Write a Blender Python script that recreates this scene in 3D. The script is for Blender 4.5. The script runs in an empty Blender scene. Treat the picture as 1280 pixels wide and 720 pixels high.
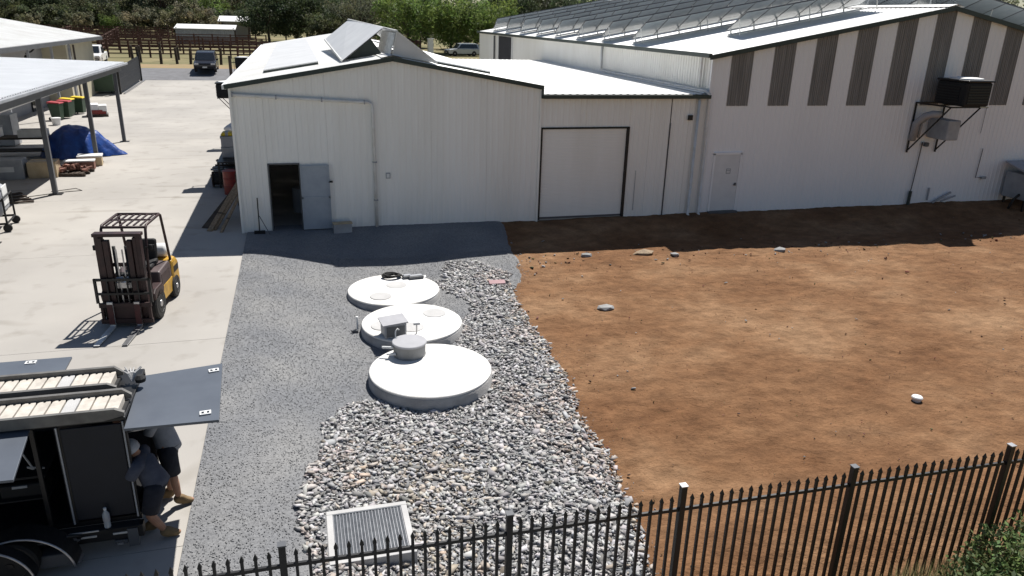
import bpy, math, random
import numpy as np
from mathutils import Vector, Matrix

# ---------------------------------------------------------------- camera, world, sun
S = bpy.context.scene
COL = S.collection
R = math.radians

cam_d = bpy.data.cameras.new('camera')
cam = bpy.data.objects.new('camera', cam_d)
COL.objects.link(cam)
S.camera = cam
cam_d.sensor_width = 36.0
cam_d.lens = 26.15
cam_d.clip_start = 0.1
cam_d.clip_end = 6000
_p, _r, _y = .34656, .028507, .28015          # pitch down, roll, yaw
_f = Vector((math.sin(_y), math.cos(_y), 0)); _rt = Vector((math.cos(_y), -math.sin(_y), 0)); _up = Vector((0, 0, 1))
_fw = _f * math.cos(_p) - _up * math.sin(_p); _u = _f * math.sin(_p) + _up * math.cos(_p)
_R = _rt * math.cos(_r) + _u * math.sin(_r); _U = -_rt * math.sin(_r) + _u * math.cos(_r)
M = Matrix((_R, _U, -_fw)).transposed().to_4x4()
M.translation = Vector((1.83, -23.46, 6.40))
cam.matrix_world = M

SUN_DIR = Vector((.36, .48, 1.0)).normalized()      # towards the sun
W = bpy.data.worlds.new('World'); S.world = W; W.use_nodes = True
nt = W.node_tree; nt.nodes.clear()
sky = nt.nodes.new('ShaderNodeTexSky'); sky.sky_type = 'NISHITA'; sky.sun_disc = False
sky.sun_elevation = math.asin(SUN_DIR.z); sky.sun_rotation = math.atan2(SUN_DIR.x, SUN_DIR.y)
sky.air_density = 1.0; sky.dust_density = 0.6
bg = nt.nodes.new('ShaderNodeBackground'); bg.inputs[1].default_value = 0.05
wo = nt.nodes.new('ShaderNodeOutputWorld')
nt.links.new(sky.outputs[0], bg.inputs[0]); nt.links.new(bg.outputs[0], wo.inputs[0])
sd = bpy.data.lights.new('sun', 'SUN'); sd.energy = 5.0; sd.angle = R(.53); sd.color = (1, .965, .91)
sun = bpy.data.objects.new('sun', sd); COL.objects.link(sun)
sun.rotation_euler = SUN_DIR.to_track_quat('Z', 'Y').to_euler()
sun.location = (10, 20, 40)
S.view_settings.view_transform = 'Standard'; S.view_settings.look = 'None'
S.view_settings.gamma = 1; S.view_settings.use_curve_mapping = False
S.view_settings.exposure = 0.54

# ---------------------------------------------------------------- helpers
rng = np.random.default_rng(7)
random.seed(7)
def ss(a, b, x):
    t = np.clip((np.asarray(x, float) - a) / (b - a), 0, 1); return t * t * (3 - 2 * t)
def terr(y): return 1.4 * ss(38, 56, y) + .6 * ss(56, 150, y)
def T(y): return float(terr(y))
_lat = np.random.default_rng(3).random((256, 256))
def vn(x, y):
    x = np.asarray(x, float); y = np.asarray(y, float)
    xi = np.floor(x).astype(int); yi = np.floor(y).astype(int); fx = x - xi; fy = y - yi
    fx = fx * fx * (3 - 2 * fx); fy = fy * fy * (3 - 2 * fy)
    g = lambda a, b: _lat[a % 256, b % 256]
    return (g(xi, yi) * (1 - fx) + g(xi + 1, yi) * fx) * (1 - fy) + (g(xi, yi + 1) * (1 - fx) + g(xi + 1, yi + 1) * fx) * fy
def fbm(x, y, o=4):
    s = 0; a = .5
    for i in range(o): s = s + a * (vn(x * 2 ** i + 17 * i, y * 2 ** i + 31 * i) - .5); a *= .5
    return s
def site(x, y):
    """height of the gravel and dirt yard in front of the sheds"""
    x = np.asarray(x, float); y = np.asarray(y, float)
    d = .42 * ss(0.05, 3.4, x) * ss(-.1, 2.2, -y)
    d = d + .10 * np.exp(-((x - 4.9) ** 2 + (y + 3.6) ** 2) / 2.2)
    d = d + .22 * ss(15.9, 17.1, -y) * ss(5.2, 7.5, x)
    return -d + .05 * fbm(x * .5, y * .5, 3)
def site1(x, y): return float(site(x, y))

def newmat(name):
    m = bpy.data.materials.new(name); m.use_nodes = True
    n = m.node_tree.nodes; b = n['Principled BSDF']; return m, n, m.node_tree.links, b
def mat(name, c, c2=None, rough=.6, metal=0, scale=3.0, bump=0, bscale=60, detail=5, spec=.4, stretch=None, alpha=1, trans=0, rand=0, lo=.35, hi=.65):
    m, n, l, b = newmat(name)
    b.inputs['Roughness'].default_value = rough; b.inputs['Metallic'].default_value = metal
    b.inputs['Specular IOR Level'].default_value = spec
    b.inputs['Transmission Weight'].default_value = trans
    tc = n.new('ShaderNodeTexCoord'); vec = tc.outputs['Object']
    if stretch:
        mp = n.new('ShaderNodeMapping'); mp.inputs['Scale'].default_value = stretch; l.new(vec, mp.inputs[0]); vec = mp.outputs[0]
    col = None
    if c2 is None:
        c2 = tuple(v * .82 for v in c)
    nz = n.new('ShaderNodeTexNoise'); nz.inputs['Scale'].default_value = scale; nz.inputs['Detail'].default_value = detail; nz.inputs['Roughness'].default_value = .6
    l.new(vec, nz.inputs['Vector'])
    rp = n.new('ShaderNodeValToRGB'); rp.color_ramp.elements[0].position = lo; rp.color_ramp.elements[1].position = hi
    rp.color_ramp.elements[0].color = (*c2, 1); rp.color_ramp.elements[1].color = (*c, 1)
    l.new(nz.outputs[0], rp.inputs[0]); col = rp.outputs[0]
    if rand:
        oi = n.new('ShaderNodeObjectInfo'); hv = n.new('ShaderNodeHueSaturation')
        mr = n.new('ShaderNodeMapRange'); mr.inputs[3].default_value = 1 - rand; mr.inputs[4].default_value = 1 + rand
        l.new(oi.outputs['Random'], mr.inputs[0]); l.new(mr.outputs[0], hv.inputs['Value']); l.new(col, hv.inputs['Color']); col = hv.outputs[0]
    l.new(col, b.inputs['Base Color'])
    if bump:
        n2 = n.new('ShaderNodeTexNoise'); n2.inputs['Scale'].default_value = bscale; n2.inputs['Detail'].default_value = 4
        l.new(vec, n2.inputs['Vector'])
        bp = n.new('ShaderNodeBump'); bp.inputs['Strength'].default_value = bump; bp.inputs['Distance'].default_value = .03
        l.new(n2.outputs[0], bp.inputs['Height']); l.new(bp.outputs[0], b.inputs['Normal'])
    return m
def colmat(name, rough=.8, trans=0, bump=0, bscale=20):
    """colour from the per-piece colour attribute 'tint' (each stone or leaf has its own colour)"""
    m, n, l, b = newmat(name)
    a = n.new('ShaderNodeAttribute'); a.attribute_name = 'tint'; l.new(a.outputs['Color'], b.inputs['Base Color'])
    b.inputs['Roughness'].default_value = rough; b.inputs['Specular IOR Level'].default_value = .25
    if trans:
        t = n.new('ShaderNodeBsdfTranslucent'); mx = n.new('ShaderNodeMixShader'); mx.inputs[0].default_value = trans
        l.new(a.outputs['Color'], t.inputs[0]); l.new(b.outputs[0], mx.inputs[1]); l.new(t.outputs[0], mx.inputs[2])
        l.new(mx.outputs[0], n['Material Output'].inputs[0])
    return m

class MB:
    def __init__(s): s.v = []; s.f = []
    def add(s, vs, fs):
        k = len(s.v); s.v += [tuple(p) for p in vs]; s.f += [tuple(i + k for i in f) for f in fs]; return s
    def box(s, c, d, rot=None):
        x, y, z = d[0] / 2, d[1] / 2, d[2] / 2
        vs = [Vector(p) for p in ((-x, -y, -z), (x, -y, -z), (x, y, -z), (-x, y, -z), (-x, -y, z), (x, -y, z), (x, y, z), (-x, y, z))]
        if rot is not None: vs = [rot @ p for p in vs]
        return s.add([p + Vector(c) for p in vs], [(3, 2, 1, 0), (4, 5, 6, 7), (0, 1, 5, 4), (1, 2, 6, 5), (2, 3, 7, 6), (3, 0, 4, 7)])
    def span(s, a, b): return s.box([(a[i] + b[i]) / 2 for i in range(3)], [abs(b[i] - a[i]) for i in range(3)])
    def beam(s, p, q, w, h, up=(0, 0, 1)):
        p = Vector(p); q = Vector(q); d = (q - p); L = d.length; d.normalize()
        r = d.cross(Vector(up))
        if r.length < 1e-4: r = d.cross(Vector((0, 1, 0)))
        r.normalize(); u = r.cross(d)
        m = Matrix((r, d, u)).transposed()
        return s.box((p + q) / 2, (w, L, h), m)
    def tube(s, pts, r, n=8, cap=True):
        pts = [Vector(p) for p in pts]; rs = r if isinstance(r, (list, tuple)) else [r] * len(pts)
        k = len(s.v); prev = None
        for i, p in enumerate(pts):
            d = (pts[min(i + 1, len(pts) - 1)] - pts[max(i - 1, 0)]).normalized()
            if prev is None:
                a = d.orthogonal().normalized()
            else:
                a = (prev - d * prev.dot(d)); a = a.normalized() if a.length > 1e-5 else d.orthogonal().normalized()
            prev = a; b = d.cross(a)
            for j in range(n):
                t = 2 * math.pi * j / n; s.v.append(tuple(p + (a * math.cos(t) + b * math.sin(t)) * rs[i]))
        for i in range(len(pts) - 1):
            for j in range(n):
                s.f.append((k + i * n + j, k + i * n + (j + 1) % n, k + (i + 1) * n + (j + 1) % n, k + (i + 1) * n + j))
        if cap:
            s.f.append(tuple(k + j for j in range(n))[::-1]); s.f.append(tuple(k + (len(pts) - 1) * n + j for j in range(n)))
        return s
    def lathe(s, prof, c=(0, 0, 0), n=24, axis='z', cap=True):
        k = len(s.v); c = Vector(c)
        for r, z in prof:
            for j in range(n):
                t = 2 * math.pi * j / n; a, b = r * math.cos(t), r * math.sin(t)
                p = (a, b, z) if axis == 'z' else ((z, a, b) if axis == 'x' else (b, z, a))
                s.v.append(tuple(c + Vector(p)))
        m = len(prof)
        for i in range(m - 1):
            for j in range(n): s.f.append((k + i * n + j, k + i * n + (j + 1) % n, k + (i + 1) * n + (j + 1) % n, k + (i + 1) * n + j))
        if cap:
            s.f.append(tuple(k + j for j in range(n))[::-1]); s.f.append(tuple(k + (m - 1) * n + j for j in range(n)))
        return s
    def prism(s, poly, a, b, axis='x'):
        """polygon in the two other axes, pushed from a to b along axis"""
        n = len(poly); mk = {'x': lambda p, t: (t, p[0], p[1]), 'y': lambda p, t: (p[0], t, p[1]), 'z': lambda p, t: (p[0], p[1], t)}[axis]
        return s.add([mk(p, a) for p in poly] + [mk(p, b) for p in poly], [tuple(range(n))[::-1], tuple(range(n, 2 * n))] + [(i, (i + 1) % n, n + (i + 1) % n, n + i) for i in range(n)])
    def ribbed(s, o, u, v, nrm, lu, v1, v0=0, pitch=.2, depth=.025):
        """profiled steel sheet: ribs across u, running along v"""
        o = Vector(o); u = Vector(u).normalized(); v = Vector(v).normalized(); nrm = Vector(nrm).normalized()
        pts = []; n = max(1, round(lu / pitch)); p = lu / n
        for i in range(n): pts += [(i * p, 0), (i * p + .55 * p, 0), (i * p + .66 * p, depth), (i * p + .88 * p, depth)]
        pts.append((lu, 0)); k = len(s.v)
        g1 = v1 if callable(v1) else (lambda t: v1)
        g0 = v0 if callable(v0) else (lambda t: v0)
        for t, d in pts:
            s.v.append(tuple(o + u * t + v * g0(t) + nrm * d)); s.v.append(tuple(o + u * t + v * g1(t) + nrm * d))
        for i in range(len(pts) - 1): s.f.append((k + 2 * i, k + 2 * i + 2, k + 2 * i + 3, k + 2 * i + 1))
        return s
    def build(s, name, m, parent=None, bevel=0, smooth=False, loc=None):
        me = bpy.data.meshes.new(name); me.from_pydata(s.v, [], s.f); me.update()
        o = bpy.data.objects.new(name, me); COL.objects.link(o)
        if m: me.materials.append(m)
        if parent: o.parent = parent
        if loc: o.location = loc
        if smooth: me.polygons.foreach_set('use_smooth', [True] * len(me.polygons))
        if bevel:
            b = o.modifiers.new('bevel', 'BEVEL'); b.width = bevel; b.segments = 2; b.limit_method = 'ANGLE'; b.angle_limit = R(40)
        return o
def tri_mesh(name, V, F, m, tint=None, parent=None, quads=False):
    k = 4 if quads else 3
    me = bpy.data.meshes.new(name); nv = len(V); nf = len(F)
    me.vertices.add(nv); me.vertices.foreach_set('co', np.asarray(V, np.float32).ravel())
    me.loops.add(nf * k); me.loops.foreach_set('vertex_index', np.asarray(F, np.int32).ravel())
    me.polygons.add(nf); me.polygons.foreach_set('loop_start', np.arange(0, nf * k, k, dtype=np.int32))
    me.update(calc_edges=True); me.validate()
    if tint is not None:
        a = me.attributes.new('tint', 'FLOAT_COLOR', 'POINT')
        a.data.foreach_set('color', np.c_[tint, np.ones(nv)].astype(np.float32).ravel())
    if m: me.materials.append(m)
    o = bpy.data.objects.new(name, me); COL.objects.link(o)
    if parent: o.parent = parent
    return o
def tag(o, label=None, cat=None, group=None, kind=None):
    if label: o['label'] = label
    if cat: o['category'] = cat
    if group: o['group'] = group
    if kind: o['kind'] = kind
    return o
def thing(name, label, cat, loc=(0, 0, 0), rz=0, group=None):
    o = bpy.data.objects.new(name, None); o.empty_display_size = .2; COL.objects.link(o)
    o.location = loc; o.rotation_euler = (0, 0, rz); return tag(o, label, cat, group)
def dup(root, loc=None, rz=None, label=None, scale=None, group=None):
    def cp(o, par):
        c = o.copy(); COL.objects.link(c)
        if par: c.parent = par
        for ch in list(o.children): cp(ch, c)
        return c
    r = cp(root, None)
    if loc is not None: r.location = loc
    if rz is not None: r.rotation_euler = (0, 0, rz)
    if scale is not None: r.scale = scale if hasattr(scale, '__len__') else (scale,) * 3
    if label: r['label'] = label
    if group: r['group'] = group
    return r
def struct(o): o['kind'] = 'structure'; return o

# ---------------------------------------------------------------- materials
m_wall = mat('cream_steel', (.83, .82, .785), (.77, .755, .71), .5, 0, .8, stretch=(1.6, 1, .22), lo=.3, hi=.6)
m_wall2 = mat('white_steel', (.83, .83, .84), (.79, .79, .80), .5, 0, .6, stretch=(1.2, 1, .25), lo=.3, hi=.6)
m_roofw = mat('roof_white', (.80, .80, .78), (.70, .69, .66), .45, 0, .6)
m_roofg = mat('roof_grey', (.80, .81, .82), (.74, .75, .76), .4, 0, 1)
m_trim = mat('trim_green', (.035, .05, .045), None, .45, 0, 2)
m_trimg = mat('trim_grey', (.10, .105, .115), None, .45, 0, 2)
m_pipe = mat('pipe_white', (.68, .68, .68), (.58, .57, .54), .4, 0, 4)
m_strip = mat('skylight_brown', (.33, .315, .30), (.16, .155, .148), .6, 0, 3, stretch=(7, 7, .16), lo=.3, hi=.7)
m_door = mat('door_blue', (.34, .38, .43), (.28, .32, .37), .5, 0, 2)
m_whited = mat('door_white', (.72, .72, .72), (.65, .65, .65), .5, 0, 2)
m_black = mat('black_paint', (.012, .012, .013), (.008, .008, .009), .45, 0, 5)
m_blackm = mat('black_matt', (.014, .014, .015), None, .75, 0, 8)

m_rubber = mat('rubber', (.018, .018, .018), (.03, .028, .026), .85, 0, 8)
m_steel = mat('steel', (.45, .45, .46), (.33, .33, .34), .35, .85, 8)
m_alu = mat('aluminium', (.72, .72, .71), (.55, .55, .53), .42, .35, 9)
m_conc = None
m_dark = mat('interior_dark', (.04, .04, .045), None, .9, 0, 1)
m_wood = mat('timber', (.30, .22, .14), (.18, .13, .085), .8, 0, 3, stretch=(6, 6, .6), bump=.3, bscale=30)
m_oldwood = mat('old_wood', (.075, .055, .042), (.035, .027, .022), .9, 0, 4)
m_red = mat('red_paint', (.24, .024, .02), (.14, .02, .018), .45, 0, 4)
m_yellow = mat('yellow_paint', (.56, .32, .03), (.36, .20, .03), .42, 0, 4)
m_shank = mat('shank_maroon', (.085, .022, .022), (.05, .018, .018), .55, 0, 6)
m_hood = mat('hood_grey', (.10, .075, .075), (.07, .05, .05), .5, 0, 4)
m_chan = mat('channel_grey_shade', (.17, .165, .155), (.11, .105, .10), .5, .2, 5)  # ramp channel metal, its colour darkened to carry the shaded side
m_grate = mat('grate_steel', (.22, .24, .26), (.15, .16, .18), .4, .6, 9)
m_mast = mat('mast_brown', (.048, .024, .023), (.028, .016, .016), .5, .1, 6)
m_glass = mat('car_glass', (.02, .025, .03), None, .08, 0, 1, spec=.8)
m_chrome = mat('lamp_glass', (.6, .6, .6), None, .15, .3, 4)
m_tarp = mat('blue_tarp', (.012, .065, .29), (.008, .035, .17), .38, 0, 3, bump=.8, bscale=5)
m_cleat = mat('cleat_tan', (.58, .54, .48), (.42, .385, .34), .6, .1, 7)
m_lid = mat('lid_concrete', (.72, .71, .69), (.55, .53, .49), .75, 0, 1.7, bump=.25, bscale=50, detail=9, lo=.25, hi=.6)
m_lidg = mat('lid_grey', (.46, .455, .45), (.39, .385, .38), .75, 0, 3, bump=.2, bscale=60)
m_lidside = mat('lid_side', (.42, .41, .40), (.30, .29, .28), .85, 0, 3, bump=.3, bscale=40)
m_riser = mat('riser_grey', (.27, .27, .27), (.21, .21, .205), .7, 0, 3)
m_riserlid = mat('riser_lid', (.36, .36, .38), (.31, .31, .33), .6, 0, 3)
m_flap = mat('flap_grey', (.115, .130, .155), (.088, .10, .122), .42, .2, .9)
m_navy = mat('trailer_navy', (.007, .010, .018), (.005, .007, .013), .6, 0, 2)
m_skin = mat('skin', (.36, .20, .13), (.30, .155, .10), .6, 0, 8)
m_shirt = mat('grey_shirt', (.30, .31, .34), (.24, .25, .28), .9, 0, 7, bump=.3, bscale=14)
m_short = mat('navy_shorts', (.022, .024, .034), (.014, .015, .022), .9, 0, 7, bump=.3, bscale=14)
m_boot = mat('tan_boot', (.22, .15, .075), (.15, .10, .05), .8, 0, 9)
m_cap = mat('cap_grey', (.40, .41, .44), (.32, .33, .36), .9, 0, 6)
m_bingreen = mat('bin_green', (.03, .06, .035), None, .5, 0, 3)
m_binred = mat('bin_red', (.36, .05, .06), None, .5, 0, 3)
m_binyel = mat('bin_yellow', (.70, .50, .03), None, .5, 0, 3)
m_carton = mat('carton', (.50, .40, .26), (.42, .32, .2), .8, 0, 4)
m_whitep = mat('white_plastic', (.74, .74, .73), (.64, .64, .63), .5, 0, 3)
m_greyp = mat('grey_plastic', (.36, .37, .39), (.28, .29, .31), .55, 0, 3)
m_brick = mat('fired_brick', (.26, .13, .10), (.18, .09, .07), .9, 0, 8, rand=.35)
m_pink = mat('pink_slab', (.36, .23, .24), (.30, .19, .2), .8, 0, 6)
m_bark = mat('bark', (.10, .075, .055), (.055, .042, .032), .95, 0, 2, stretch=(3, 3, .6))
m_leaf = colmat('leaves', .6, .5)
m_stone = colmat('stones', .85)
m_rust = mat('rusty_steel', (.10, .045, .032), (.055, .028, .022), .8, .1, 3)
m_suv = mat('car_dark', (.025, .028, .04), (.02, .023, .034), .25, .2, 2)
m_ute = mat('car_white', (.78, .78, .78), (.72, .72, .72), .25, 0, 2)
m_silver = mat('car_silver', (.42, .45, .48), (.38, .4, .43), .25, .4, 2)
m_panel = mat('solar_backsheet', (.40, .44, .465), (.30, .345, .38), .2, 0, 1.2, spec=.5, rand=.13)
m_cell = mat('solar_glass', (.02, .03, .06), (.015, .022, .045), .12, 0, 3, spec=.7)
m_clear = mat('clear_sheet', (.42, .47, .45), (.36, .41, .39), .25, 0, 2)
m_bottle = mat('bottle_plastic', (.75, .8, .85), (.65, .7, .75), .15, 0, 6, trans=.5)
m_cloth = mat('white_cloth', (.74, .74, .75), (.62, .62, .64), .9, 0, 5, bump=.4, bscale=9)
m_green_b = mat('beige_wall', (.50, .46, .34), (.44, .40, .30), .7, 0, 1)
m_greyw = mat('grey_wall', (.30, .30, .31), (.25, .25, .26), .7, 0, 1)
m_monitor = mat('sheet_grey_and_shade', (.62, .62, .62), (.55, .55, .55), .42, .1, 1.2)  # grey sheeting; on the vent's left slope the grey includes its shade

def concrete_material():
    m, n, l, b = newmat('yard_concrete')
    tc = n.new('ShaderNodeTexCoord'); v = tc.outputs['Object']
    def noise(sc, det, dist=0):
        z = n.new('ShaderNodeTexNoise'); z.inputs['Scale'].default_value = sc; z.inputs['Detail'].default_value = det; z.inputs['Distortion'].default_value = dist
        l.new(v, z.inputs['Vector']); return z
    a = noise(.22, 6, 0); r = n.new('ShaderNodeValToRGB'); r.color_ramp.elements[0].position = .38; r.color_ramp.elements[1].position = .64
    r.color_ramp.elements[0].color = (.315, .298, .276, 1); r.color_ramp.elements[1].color = (.385, .364, .335, 1); l.new(a.outputs[0], r.inputs[0])
    # darker blotchy stains
    c = noise(1.6, 9, 0); r2 = n.new('ShaderNodeValToRGB'); r2.color_ramp.elements[0].position = .56; r2.color_ramp.elements[1].position = .74
    r2.color_ramp.elements[0].color = (1, 1, 1, 1); r2.color_ramp.elements[1].color = (.80, .79, .77, 1); l.new(c.outputs[0], r2.inputs[0])
    mx = n.new('ShaderNodeMix'); mx.data_type = 'RGBA'; mx.blend_type = 'MULTIPLY'; mx.inputs[0].default_value = 1
    l.new(r.outputs[0], mx.inputs[6]); l.new(r2.outputs[0], mx.inputs[7])
    # rings of tyre marks where vehicles turn
    wv = n.new('ShaderNodeTexWave'); wv.wave_type = 'RINGS'; wv.rings_direction = 'Z'; wv.inputs['Scale'].default_value = .16; wv.inputs['Distortion'].default_value = 1.2; wv.inputs['Detail'].default_value = 2
    mp = n.new('ShaderNodeMapping'); mp.inputs['Location'].default_value = (5.6, 9.2, 0); l.new(v, mp.inputs[0]); l.new(mp.outputs[0], wv.inputs['Vector'])
    r3 = n.new('ShaderNodeValToRGB'); r3.color_ramp.elements[0].position = .93; r3.color_ramp.elements[1].position = 1.0
    r3.color_ramp.elements[0].color = (1, 1, 1, 1); r3.color_ramp.elements[1].color = (.84, .83, .81, 1); l.new(wv.outputs[0], r3.inputs[0])
    mk = noise(.5, 3); r4 = n.new('ShaderNodeValToRGB'); r4.color_ramp.elements[0].position = .5; r4.color_ramp.elements[1].position = .62; l.new(mk.outputs[0], r4.inputs[0])
    my = n.new('ShaderNodeMix'); my.data_type = 'RGBA'; my.blend_type = 'MULTIPLY'; l.new(r4.outputs[0], my.inputs[0])
    l.new(mx.outputs[2], my.inputs[6]); l.new(r3.outputs[0], my.inputs[7])
    l.new(my.outputs[2], b.inputs['Base Color'])
    f = noise(45, 4); bp = n.new('ShaderNodeBump'); bp.inputs['Strength'].default_value = .12; bp.inputs['Distance'].default_value = .01
    l.new(f.outputs[0], bp.inputs['Height']); l.new(bp.outputs[0], b.inputs['Normal'])
    b.inputs['Roughness'].default_value = .8; b.inputs['Specular IOR Level'].default_value = .3
    return m
m_conc = concrete_material()
def dirt_material():
    m, n, l, b = newmat('red_dirt')
    tc = n.new('ShaderNodeTexCoord'); v = tc.outputs['Object']
    def noise(sc, det, st=None, dist=0):
        z = n.new('ShaderNodeTexNoise'); z.inputs['Scale'].default_value = sc; z.inputs['Detail'].default_value = det; z.inputs['Roughness'].default_value = .62; z.inputs['Distortion'].default_value = dist
        vv = v
        if st:
            mp = n.new('ShaderNodeMapping'); mp.inputs['Scale'].default_value = st; l.new(v, mp.inputs[0]); vv = mp.outputs[0]
        l.new(vv, z.inputs['Vector']); return z
    a = noise(.30, 9, (1, 1.25, 1), .1); r = n.new('ShaderNodeValToRGB'); e = r.color_ramp.elements
    e[0].position = .34; e[1].position = .68; e[0].color = (.158, .079, .038, 1); e[1].color = (.285, .174, .099, 1)
    q = e.new(.5); q.color = (.202, .109, .056, 1); l.new(a.outputs[0], r.inputs[0])
    c = noise(2.6, 10, (.75, 1.15, 1), .15); r2 = n.new('ShaderNodeValToRGB'); r2.color_ramp.elements[0].position = .3; r2.color_ramp.elements[1].position = .7
    r2.color_ramp.elements[0].color = (.62, .60, .58, 1); r2.color_ramp.elements[1].color = (1.18, 1.17, 1.15, 1); l.new(c.outputs[0], r2.inputs[0])
    mx = n.new('ShaderNodeMix'); mx.data_type = 'RGBA'; mx.blend_type = 'MULTIPLY'; mx.inputs[0].default_value = 1
    l.new(r.outputs[0], mx.inputs[6]); l.new(r2.outputs[0], mx.inputs[7])
    c3 = noise(22, 8, (.6, 1.2, 1)); r3 = n.new('ShaderNodeValToRGB'); r3.color_ramp.elements[0].position = .3; r3.color_ramp.elements[1].position = .65
    r3.color_ramp.elements[0].color = (.80, .79, .78, 1); r3.color_ramp.elements[1].color = (1.06, 1.06, 1.06, 1); l.new(c3.outputs[0], r3.inputs[0])
    m3 = n.new('ShaderNodeMix'); m3.data_type = 'RGBA'; m3.blend_type = 'MULTIPLY'; m3.inputs[0].default_value = 1
    l.new(mx.outputs[2], m3.inputs[6]); l.new(r3.outputs[0], m3.inputs[7]); l.new(m3.outputs[2], b.inputs['Base Color'])
    h = noise(6, 14, (.8, 1, 1)); bp = n.new('ShaderNodeBump'); bp.inputs['Strength'].default_value = 1.0; bp.inputs['Distance'].default_value = .09
    l.new(h.outputs[0], bp.inputs['Height']); l.new(bp.outputs[0], b.inputs['Normal'])
    b.inputs['Roughness'].default_value = .95; b.inputs['Specular IOR Level'].default_value = .15
    return m
def gravel_material():
    m, n, l, b = newmat('fine_gravel')
    tc = n.new('ShaderNodeTexCoord'); v = tc.outputs['Object']
    vo = n.new('ShaderNodeTexVoronoi'); vo.inputs['Scale'].default_value = 46; l.new(v, vo.inputs['Vector'])
    sp = n.new('ShaderNodeSeparateColor'); l.new(vo.outputs['Color'], sp.inputs[0])
    r = n.new('ShaderNodeValToRGB'); r.color_ramp.elements[0].color = (.145, .147, .153, 1); r.color_ramp.elements[1].color = (.222, .225, .232, 1); l.new(sp.outputs[0], r.inputs[0])
    nz = n.new('ShaderNodeTexNoise'); nz.inputs['Scale'].default_value = .6; nz.inputs['Detail'].default_value = 5; l.new(v, nz.inputs['Vector'])
    r2 = n.new('ShaderNodeValToRGB'); r2.color_ramp.elements[0].position = .35; r2.color_ramp.elements[1].position = .65
    r2.color_ramp.elements[0].color = (.84, .85, .87, 1); r2.color_ramp.elements[1].color = (1.12, 1.1, 1.06, 1); l.new(nz.outputs[0], r2.inputs[0])
    mx = n.new('ShaderNodeMix'); mx.data_type = 'RGBA'; mx.blend_type = 'MULTIPLY'; mx.inputs[0].default_value = 1
    l.new(r.outputs[0], mx.inputs[6]); l.new(r2.outputs[0], mx.inputs[7]); l.new(mx.outputs[2], b.inputs['Base Color'])
    bp = n.new('ShaderNodeBump'); bp.inputs['Strength'].default_value = .35; bp.inputs['Distance'].default_value = .015; bp.invert = True
    l.new(vo.outputs['Distance'], bp.inputs['Height']); l.new(bp.outputs[0], b.inputs['Normal'])
    b.inputs['Roughness'].default_value = .9; b.inputs['Specular IOR Level'].default_value = .2
    return m
m_dirt = dirt_material(); m_gravel = gravel_material()
m_asph = mat('asphalt', (.16, .16, .17), (.12, .12, .125), .85, 0, 1.5, bump=.2, bscale=60)
m_ground = mat('dry_grass', (.235, .20, .115), (.13, .125, .065), .95, 0, .12, detail=9, bump=.4, bscale=8, spec=.1)
m_verge = mat('verge_soil', (.30, .21, .13), (.24, .20, .11), .95, 0, .5, detail=8, spec=.1)
m_slabedge = m_conc

# ---------------------------------------------------------------- terrain and paving
def grid_sheet(name, xs, ys, zf, m):
    X, Y = np.meshgrid(xs, ys); Z = zf(X, Y); nx, ny = len(xs), len(ys)
    V = np.c_[X.ravel(), Y.ravel(), Z.ravel()]
    i = np.arange(nx * ny).reshape(ny, nx)
    F = np.c_[i[:-1, :-1].ravel(), i[:-1, 1:].ravel(), i[1:, 1:].ravel(), i[1:, :-1].ravel()]
    o = tri_mesh(name, V, F, m, quads=True); o.data.polygons.foreach_set('use_smooth', [True] * len(F)); return o
def ground_z(X, Y):
    z = terr(Y) - .12
    pit = ss(-16, -14, X) * (1 - ss(64, 70, X)) * ss(-46, -42, Y) * (1 - ss(44, 49, Y))
    return z - .9 * pit
gx = np.unique(np.r_[-3000, -1000, -400, np.linspace(-200, 200, 101), 400, 1000, 3000])
gy = np.unique(np.r_[-2000, -500, -100, np.linspace(-60, 200, 131), 300, 600, 1500, 4000])
struct(grid_sheet('ground', gx, gy, ground_z, m_ground))
struct(grid_sheet('road', np.linspace(-120, 120, 61), np.linspace(47.5, 53.6, 8), lambda X, Y: terr(Y) - .015, m_asph))
struct(grid_sheet('verge', np.linspace(-120, 120, 121), np.linspace(53.4, 58.5, 12), lambda X, Y: terr(Y) - .04 + .06 * fbm(X * .4, Y * .6), m_verge))

yard = bpy.data.objects.new('concrete_yard', None); COL.objects.link(yard); yard['kind'] = 'structure'
# slabs poured strip by strip, with narrow open joints
edges = [-30, -22.6, -14.9, -8.2, -1.62, 5.3, 12.8, 20.5, 28.2, 35.8, 42, 47.4]
for a, b in zip(edges[:-1], edges[1:]):
    mb = MB(); y0, y1 = a + .005, b - .005; n = 6
    xs = (-15.9, .045)
    for i in range(n + 1):
        y = y0 + (y1 - y0) * i / n
        for x in xs:
            mb.v.append((x, y, T(y))); mb.v.append((x, y, T(y) - .16))
    for i in range(n):
        k = 4 * i
        mb.f += [(k, k + 2, k + 6, k + 4), (k, k + 4, k + 5, k + 1), (k + 2, k + 3, k + 7, k + 6)]
    mb.f += [(0, 1, 3, 2), (4 * n, 4 * n + 2, 4 * n + 3, 4 * n + 1)]
    mb.build('concrete_slab', m_conc, yard)
tag(MB().span((-15.8, -30, -.25), (.03, 47.3, -.162)).build('joint_filler', m_blackm, yard))

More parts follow.
